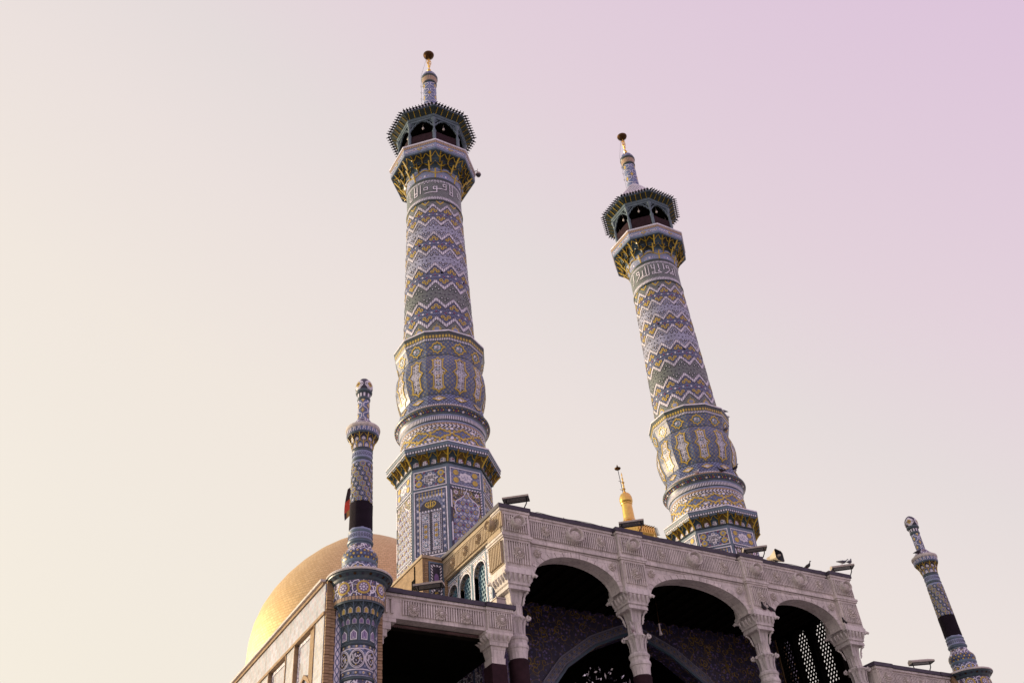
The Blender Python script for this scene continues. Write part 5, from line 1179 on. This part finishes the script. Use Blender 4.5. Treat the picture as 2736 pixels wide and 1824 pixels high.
# ================================================================== SIDE GALLERIES
def gallery(label, s):
    G = thing('side_gallery', label, 'gallery', (0, 0, 0) if s > 0 else (2*CX, 0, 0), 'low galleries either side of the portico')
    if s < 0: G.scale = (-1, 1, 1)
    Y1 = Y0+.05
    m = MB(); m.box(8.62, 12.18, Y1, 20.55, 10.76, 11.30, 0); en = m.build('entablature', ['stone'], G)
    m = MB(); m.box(8.62, 11.46, Y1-.06, 20.5, 11.301, 11.365, 0); m.box(11.44, 12.24, Y1-.10, 20.5, 11.296, 11.367, 0); m.build('cornice_moulding', ['stone'], en)
    for a, b, y in ((8.55, 9.1, Y1-.12), (9.105, 10.3, Y1-.10), (10.305, 11.43, Y1-.10), (11.435, 12.30, Y1-.15)):
        q = MB(); q.box(a, b, y, 20.6, 11.37, 11.485, 0); q.build('roof_flashing', ['flashing'], en)
    m = MB(); m.box(8.3, 12.21, 20.6, 23.77, 11.33, 11.42, 0); m.build('gallery_roof', ['roof_felt'], G)
    m = MB(); m.box(8.5, 12.2, 20.56, 23.77, 10.58, 10.66, 0); m.build('gallery_ceiling', ['shade_black'], G)
    m = MB(); m.box(8.0, 12.2, 23.4, 23.5, 0, 10.58, 0); m.box(8.3, 8.5, 20.5, 23.5, 0, 10.58, 0); m.build('gallery_back_wall', ['shade_black'], G)
    fluting(9.15, 11.36, 10.86, 11.22, .068).build('fluting', ['stone'], en, (0, Y1, 0))
    fluting(8.72, 8.86, 10.86, 11.22, .07).build('fluting', ['stone'], en, (0, Y1, 0))
    for x, me in ((9.42, ROS), (10.16, ROS), (10.88, ROS)): place('rosette', me, en, (x, Y1-.0, 11.0))
    m = MB(); m.box(11.47, 12.2, Y0-.02, 20.6, 10.755, 11.296, 0); pb = m.build('pier_block', ['stone'], G); place('sunflower_boss', SUNF, pb, (11.85, Y0-.02, 11.03)); fluting(11.53, 12.15, 10.83, 11.24, .068).build('fluting', ['stone'], pb, (0, Y0-.02, 0))
    # square pillar with moulded capital
    m = MB(); x = 11.78; y = 20.48
    m.box(x-.38, x+.40, y-.32, y+.34, 10.68, 10.754); m.frustum(x, y, 10.50, .28, .28, 10.68, .37, .33); m.frustum(x, y, 10.40, .26, .26, 10.50, .27, .27); m.frustum(x, y, 10.12, .17, .17, 10.40, .22, .22); m.frustum(x, y, 9.96, .19, .19, 10.12, .20, .20); m.box(x-.17, x+.17, y-.17, y+.17, 0, 9.96)
    pl = m.build('pillar', ['stone'], G)
    m = MB()
    for i in range(5):
        u = x-.27+.135*i; m.tube([(u, y-.29, 10.53), (u, y-.33, 10.60), (u, y-.345, 10.66)], [.02, .05, .045], 6, 0); m.tube([(x-.29, y-.27+.135*i, 10.53), (x-.35, y-.27+.135*i, 10.60), (x-.365, y-.27+.135*i, 10.66)], [.02, .05, .045], 6, 0)
    m.build('egg_band', ['stone'], pl)
    # bracket at the turret end
    m = MB(); m.box(8.55, 8.98, Y1, 20.5, 10.66, 10.759); m.box(8.55, 8.85, Y1+.02, 20.5, 10.48, 10.659); m.box(8.55, 8.76, Y1+.04, 20.5, 10.30, 10.479); m.box(8.55, 8.68, Y1+.05, 20.5, 10.12, 10.299); m.build('end_bracket', ['stone'], G)
    # toothed valance
    m = MB()
    for i in range(52): u = 8.95+.049*i; m.prism([(u, 10.74), (u, 10.70), (u+.0245, 10.655), (u+.049, 10.70), (u+.049, 10.74)], lambda a, b, h: (a, 20.562-h, b), 0, .008, 0)
    m.build('toothed_valance', ['valance'], G, kind='stuff')
    # corner pier behind the turret : brick edges and tile strips
    m = MB(); m.box(7.18, 8.56, 20.16, 21.2, 0, 11.42, 0); cp = m.build('corner_pier', ['tan_brick'], G)
    for u0, u1 in ((7.40, 7.56), (8.32, 8.46)):
        q = MB(); ff = lambda u, v, h: (u, 20.16-h, v); q.rect(u0, u1, 6, 10.9, ff, 0, .02, 0); q.strip([(u0, 6), (u0, 10.9), (u1, 10.9), (u1, 6)], .022, ff, 0, .03, 1)
        pth = [((u0+u1)/2+.045*math.sin(t*.55), 6.0+.033*t) for t in range(149)]; q.strip(pth, .018, ff, .02, .03, 2); q.strip([(u0+u1-a, b) for a, b in pth], .018, ff, .02, .03, 2)
        q.build('tile_pilaster', ['white_tile', 'navy_tile', 'blue_tile'], cp)
    bq = MB(); bq.box(-.06, .06, -.035, .03, -.030, .030); bm2 = [bq.mesh('edge_brick', ['brick_a']), bq.mesh('edge_brick', ['brick_b'])]
    for i in range(60):
        z = 6.9+.071*i; jit = .012*((i % 3)-1)
        for u, dy in ((7.225, 0), (7.345, .012), (8.515, 0)): place('edge_brick', bm2[(i+int(u*7)) % 2], cp, (u, 20.155+dy+jit*.6, z))
    return G
gallery('low stone gallery with dark opening between the left turret and the portico', 1)
gallery('low stone gallery roofline right of the portico beside the far turret', -1)
m = MB(); m.box(-.215, .215, -.215, .215, 4, 9.94); m.frustum(0, 0, 9.94, .215, .215, 9.97, .19, .19)
tag(m.build('mourning_cloth', ['purple_cloth'], None, (11.78, 20.48, 0)), 'dark cloth wrapped round the square pillar of the left gallery', 'cloth', 'dark cloths wrapped on the shrine')
# ================================================================== LEFT SIDE FACADE (glazed panels seen at a grazing angle)
SF = thing('side_facade', 'pale glazed side facade receding below the gold dome', 'building')
XF = 7.15; f = lambda u, v, h: (XF-h, u, v)
YE = 44.
m = MB(); m.box(XF+.35, 8.28, 21.2, YE, 0, 11.38, 0); m.build('facade_core', ['tan_brick'], SF)
m = MB(); m.box(XF-.10, 8.3, 20.3, YE, 11.44, 11.50, 1); m.box(XF-.04, XF+.4, 20.3, YE, 11.36, 11.439, 0); m.build('facade_cornice', ['brick_a', 'stone'], SF)
y = 20.2; i = 0
for a, b in ((20.2, 24.6), (24.61, 29.2), (29.21, 33.8), (33.81, 38.4), (38.41, 43)):
    m = MB(); m.rect(a, b, 10.66, 11.35, f, -.11, 0, 0, 8); m.build('upper_panel', ['lilac_panel'], SF)
m = MB(); m.rect(20.17, YE, 10.58, 10.655, f, -.12, .035, 0, 1); m.build('string_course', ['brick_a'], SF)
y = 20.2
for k in range(12):
    m = MB(); m.rect(y, y+.60, 5, 10.575, f, -.12, 0, 0); pl = m.build('pilaster_panel', ['lilac_panel_b'], SF)
    q = MB(); q.rect(y+.60, y+.64, 5, 10.575, f, -.12, .02, 0); q.rect(y+1.98, y+2.02, 5, 10.575, f, -.12, .02, 0); q.build('brick_edging', ['brick_a'], SF)
    q = MB(); q.rect(y+.65, y+1.97, 5, 10.575, f, -.20, -.09, 0); q.strip([(y+.71, 5), (y+.71, 10.51), (y+1.91, 10.51), (y+1.91, 5)], .09, f, -.09, -.075, 1); rp_ = q.build('recessed_panel', ['lilac_panel', 'white_scroll'], SF)
    q = MB(); ar_ = [(y+.68, 8.6), (y+.72, 8.95), (y+.86, 9.25), (y+1.08, 9.46), (y+1.31, 9.58), (y+1.54, 9.46), (y+1.76, 9.25), (y+1.90, 8.95), (y+1.94, 8.6)]; q.strip(ar_, .09, f, -.09, -.02, 0); q.prism(ar_, f, -.09, -.07, 1); q.build('blind_arch', ['brick_a', 'blue_mosaic'], rp_)
    y += 2.03
# ================================================================== FIXTURES
def floodlight(label, loc, rz, tilt=6):
    R = thing('floodlight', label, 'floodlight', loc, 'floodlights along the roof edges', rz)
    Rt = Matrix.Rotation(rad(tilt), 4, 'X')
    m = MB(); T = lambda x, y, z: tuple(Rt @ Vector((x, y, z))+Vector((0, 0, .30)))
    vs = [T(x, y, z) for x, y, z in ((-.38, -.20, -.03), (.38, -.20, -.03), (.38, .20, -.03), (-.38, .20, -.03), (-.38, -.20, .02), (.38, -.20, .02), (.30, .12, .13), (-.36, .12, .13), (.36, .21, .07), (-.38, .21, .07))]
    m.add(vs, [(0, 1, 5, 4), (4, 5, 6, 7), (6, 8, 9, 7), (8, 2, 3, 9), (0, 4, 7, 9, 3), (1, 2, 8, 6, 5)], 0); m.build('housing', ['lamp_housing'], R)
    m = MB(); m.add([T(x, y, -.036) for x, y in ((-.36, -.18), (.36, -.18), (.36, .18), (-.36, .18))], [(0, 1, 2, 3)], 0)
    fr = [(-.38, -.20), (.38, -.20), (.38, .20), (-.38, .20)]; m.strip([(x*.95, y*.95) for x, y in fr], .03, lambda u, v, h: T(u, v, -.036-h), 0, .012, 1, True); m.build('lens', ['lamp_glass', 'iron'], R)
    m = MB()
    for s in (-1, 1): m.tube([T(s*.30, .05, -.03), (s*.28, .05, .14), (s*.2, .06, .0)], .018, 5, 0)
    m.tube([(-.2, .06, 0), (.2, .06, 0)], .018, 5, 0); m.tube([(0, .06, 0), (0, .06, -.06)], .03, 5, 0)
    m.build('bracket', ['iron'], R); return R
FT = 14.545
floodlight('floodlight on the portico roof corner nearest the large minaret', (12.75, 20.35, FT), rad(-38))
floodlight('floodlight on the portico roof above the second column, before the gilded minaret', (16.80, 20.35, FT), rad(-38))
floodlight('floodlight on the portico roof below the right leaning minaret, beside the horn', (21.75, 20.35, FT), rad(-38))
floodlight('floodlight on the far right corner of the portico roof with pigeons', (25.72, 20.35, FT), rad(-38))
floodlight('floodlight on the low left gallery roof by the brick tower', (9.98, 20.45, 11.545), rad(-38))
floodlight('floodlight on the right gallery roof next to the right turret', (28.25, 20.4, 11.545), rad(-30), 4)
R = thing('horn_loudspeaker', 'cream horn loudspeaker on the portico roof right of a floodlight', 'loudspeaker', (22.62, 20.4, 14.5), None, rad(14))
m = MB(); prof = [(-.25, .07), (-.12, .08), (-.05, .10), (.08, .15), (.16, .185), (.19, .20)]; vs = []
sq = lambda r: [(r*1.25, -r*.7), (r*1.25, r*.7), (r*.85, r), (-r*.85, r), (-r*1.25, r*.7), (-r*1.25, -r*.7), (-r*.85, -r), (r*.85, -r)]
for y, r in prof: vs += [(x, -y, .22+z) for x, z in sq(r)]
m.add(vs, [(j*8+i, j*8+(i+1) % 8, (j+1)*8+(i+1) % 8, (j+1)*8+i) for j in range(len(prof)-1) for i in range(8)], 0); m.add(vs[:8], [tuple(range(8))], 0); m.build('horn_body', ['horn_cream'], R)
m = MB(); vs = []
for y, r in ((.188, .188), (.05, .10), (.0, .05)): vs += [(x, -y, .22+z) for x, z in sq(r)]
m.add(vs, [(j*8+i, j*8+(i+1) % 8, (j+1)*8+(i+1) % 8, (j+1)*8+i) for j in range(2) for i in range(8)], 0); m.build('horn_mouth', ['iron'], R)
m = MB(); m.lathe([(0, -.12), (.03, -.1), (.045, -.03), (.045, 0)], 10, 0, 0); o = m.build('horn_driver', ['horn_cream'], R, (0, -.12, .22)); o.rotation_euler = (rad(-90), 0, 0)
m = MB(); m.tube([(0, 0, -.02), (0, 0, .1)], .02, 6, 0); m.tube([(-.12, 0, .1), (.12, 0, .1)], .015, 6, 0); m.build('horn_stand', ['iron'], R)
R = thing('security_camera', 'dome security camera hung from the left minaret balcony', 'camera', (13.03+1.95*math.sin(rad(62)), 25.32-1.95*math.cos(rad(62)), 33.75), None, rad(50))
m = MB(); m.tube([(0, .2, .25), (0, .0, .28), (0, -.06, .2), (0, -.08, .08)], .022, 6, 0); m.tube([(0, -.05, .28), (.02, -.06, .42)], .012, 5, 0); m.build('camera_arm', ['lamp_housing'], R)
m = MB(); m.lathe([(0, -.12), (.08, -.09), (.12, -.01), (.12, .03), (.10, .10), (.05, .13)], 14, 0, [1, 1, 0, 0, 0]); m.build('camera_dome', ['lamp_housing', 'lamp_glass'], R, (0, -.08, 0))
R = thing('hanging_lamp', 'small lamp hanging on a rod inside the middle arch', 'lamp', (18.57, 22.0, 12.2))
m = MB(); m.tube([(0, 0, .1), (.03, 0, 1.25)], .012, 5, 0); m.build('lamp_rod', ['dark_gold'], R)
m = MB(); m.lathe([(0.0, -.02), (.06, 0), (.045, .05), (.022, .12), (.022, .30), (.04, .33), (0, .36)], 10, 0, 0); m.build('lamp_tube', ['white_lamp'], R)
m = MB(); m.box(-.13, .13, -.12, .12, 0, .22); m.box(-.15, .15, -.14, .14, .221, .25); tag(m.build('junction_box', ['lamp_housing'], None, (11.98, 20.42, 11.49)), 'grey metal box on the left gallery roof at the corner column', 'box')
# wire along the roof edge
m = MB(); pts = [(13.05, 20.5, 14.50)]+[(13.05+.45*i, 20.45, 14.60+.02*math.sin(i*1.7)) for i in range(1, 27)]; m.tube(pts, .008, 4, 0)
for i in range(0, 27, 3): m.tube([(13.05+.45*i, 20.45, 14.45), (13.05+.45*i, 20.45, 14.62)], .010, 4, 0)
tag(m.build('roof_cable', ['iron']), 'thin cable on short pegs along the portico roof edge', 'cable')
# ================================================================== PIGEONS
def pigeon_mesh(mat):
    m = MB(); sec = [(-.20, .02, .025, .008, 0), (-.13, .035, .035, .02, 0), (-.06, .055, .05, .045, 0), (.0, .07, .06, .06, 0), (.06, .085, .055, .06, 0), (.10, .115, .042, .05, 0), (.115, .15, .028, .032, 0), (.12, .18, .026, .028, 0), (.135, .205, .026, .024, 0), (.158, .205, .014, .012, 0), (.182, .195, .004, .004, 0)]
    n = 8; vs = []
    for x, z, w_, h_, _ in sec: vs += [(w_*math.cos(2*PI*i/n), -x, z+h_*math.sin(2*PI*i/n)) for i in range(n)]
    m.add(vs, [(j*n+i, j*n+(i+1) % n, (j+1)*n+(i+1) % n, (j+1)*n+i) for j in range(len(sec)-1) for i in range(n)], 0, None, True)
    for s in (-1, 1):
        m.add([(s*.045, -.07, .10), (s*.066, -.0, .085), (s*.05, .12, .045), (s*.015, .20, .03), (s*.03, .0, .125)], [(0, 1, 4), (1, 2, 4), (2, 3, 4), (3, 0, 4)], 0, None, True)
        m.tube([(s*.022, -.01, .02), (s*.022, -.015, -.04)], .006, 4, 1); m.tube([(s*.022, .01, -.04), (s*.022, -.045, -.04)], .005, 4, 1)
    return m.mesh('pigeon', [mat, 'magenta_tile'])
PG = {k: pigeon_mesh('pigeon_'+k) for k in ('grey', 'white', 'dark')}
def pigeon(kind, label, p, rz, lean=0):
    o = place('pigeon', PG[kind], None, (p[0], p[1], p[2]+.045), rot=(rad(lean), 0, rad(rz))); tag(o, label, 'pigeon', 'pigeons perched on the shrine')
def onring(th, r, z, cx=24.97): return (cx+r*math.sin(rad(th)), 25.32-r*math.cos(rad(th)), z)
pigeon('grey', 'largest grey pigeon on the bulb cornice of the right minaret, next to the shaft', onring(33, 1.63, 23.55), 200, -20)
pigeon('grey', 'small grey pigeon second along the bulb cornice of the right minaret', onring(50, 1.68, 23.54), 170, -20)
pigeon('grey', 'outermost small grey pigeon on the bulb cornice of the right minaret', onring(60, 1.70, 23.53), 150, -20)
pigeon('dark', 'dark pigeon on the torus ring of the right minaret facing left', onring(-12, 1.66, 20.22), -110, 5)
pigeon('dark', 'dark pigeon pressed against the lower bulb of the right minaret', onring(22, 1.58, 20.62), 30)
pigeon('white', 'white pigeon standing on the torus ring of the right minaret', onring(-48, 1.66, 20.22), 90)
pigeon('grey', 'grey pigeon on the base cornice at the right side of the right minaret', onring(48, 1.78, 18.66), 120)
pigeon('grey', 'grey pigeon clinging to the neck of the right minaret bulb', onring(26, 1.56, 22.56), 60)
pigeon('white', 'pale pigeon on the left end of the third column capital', (20.92, 20.30, 12.64), 60)
pigeon('dark', 'black pigeon in the middle of the third column capital', (21.33, 20.19, 12.605), -60)
pigeon('dark', 'dark pigeon on the right of the third column capital', (21.60, 20.19, 12.605), -80)
pigeon('dark', 'black pigeon on the left end of the last column capital', (24.90, 20.25, 12.605), -70)
pigeon('grey', 'grey pigeon leaning on the back of the far right floodlight', (25.85, 20.42, 14.99), 40, 30)
pigeon('grey', 'grey pigeon on the tip of the far right floodlight', (26.02, 20.22, 14.93), 100)
pigeon('white', 'white pigeon on the acanthus capital of the second column', (16.21, 20.36, 11.36), -60)
pigeon('dark', 'tiny dark pigeon on the roof edge between horn and far floodlight', (24.0, 20.35, 14.49), 20)
pigeon('dark', 'dark pigeon on the balcony ring of the right turret', (30.05-.38, 20.1-.1, 15.83), 70)
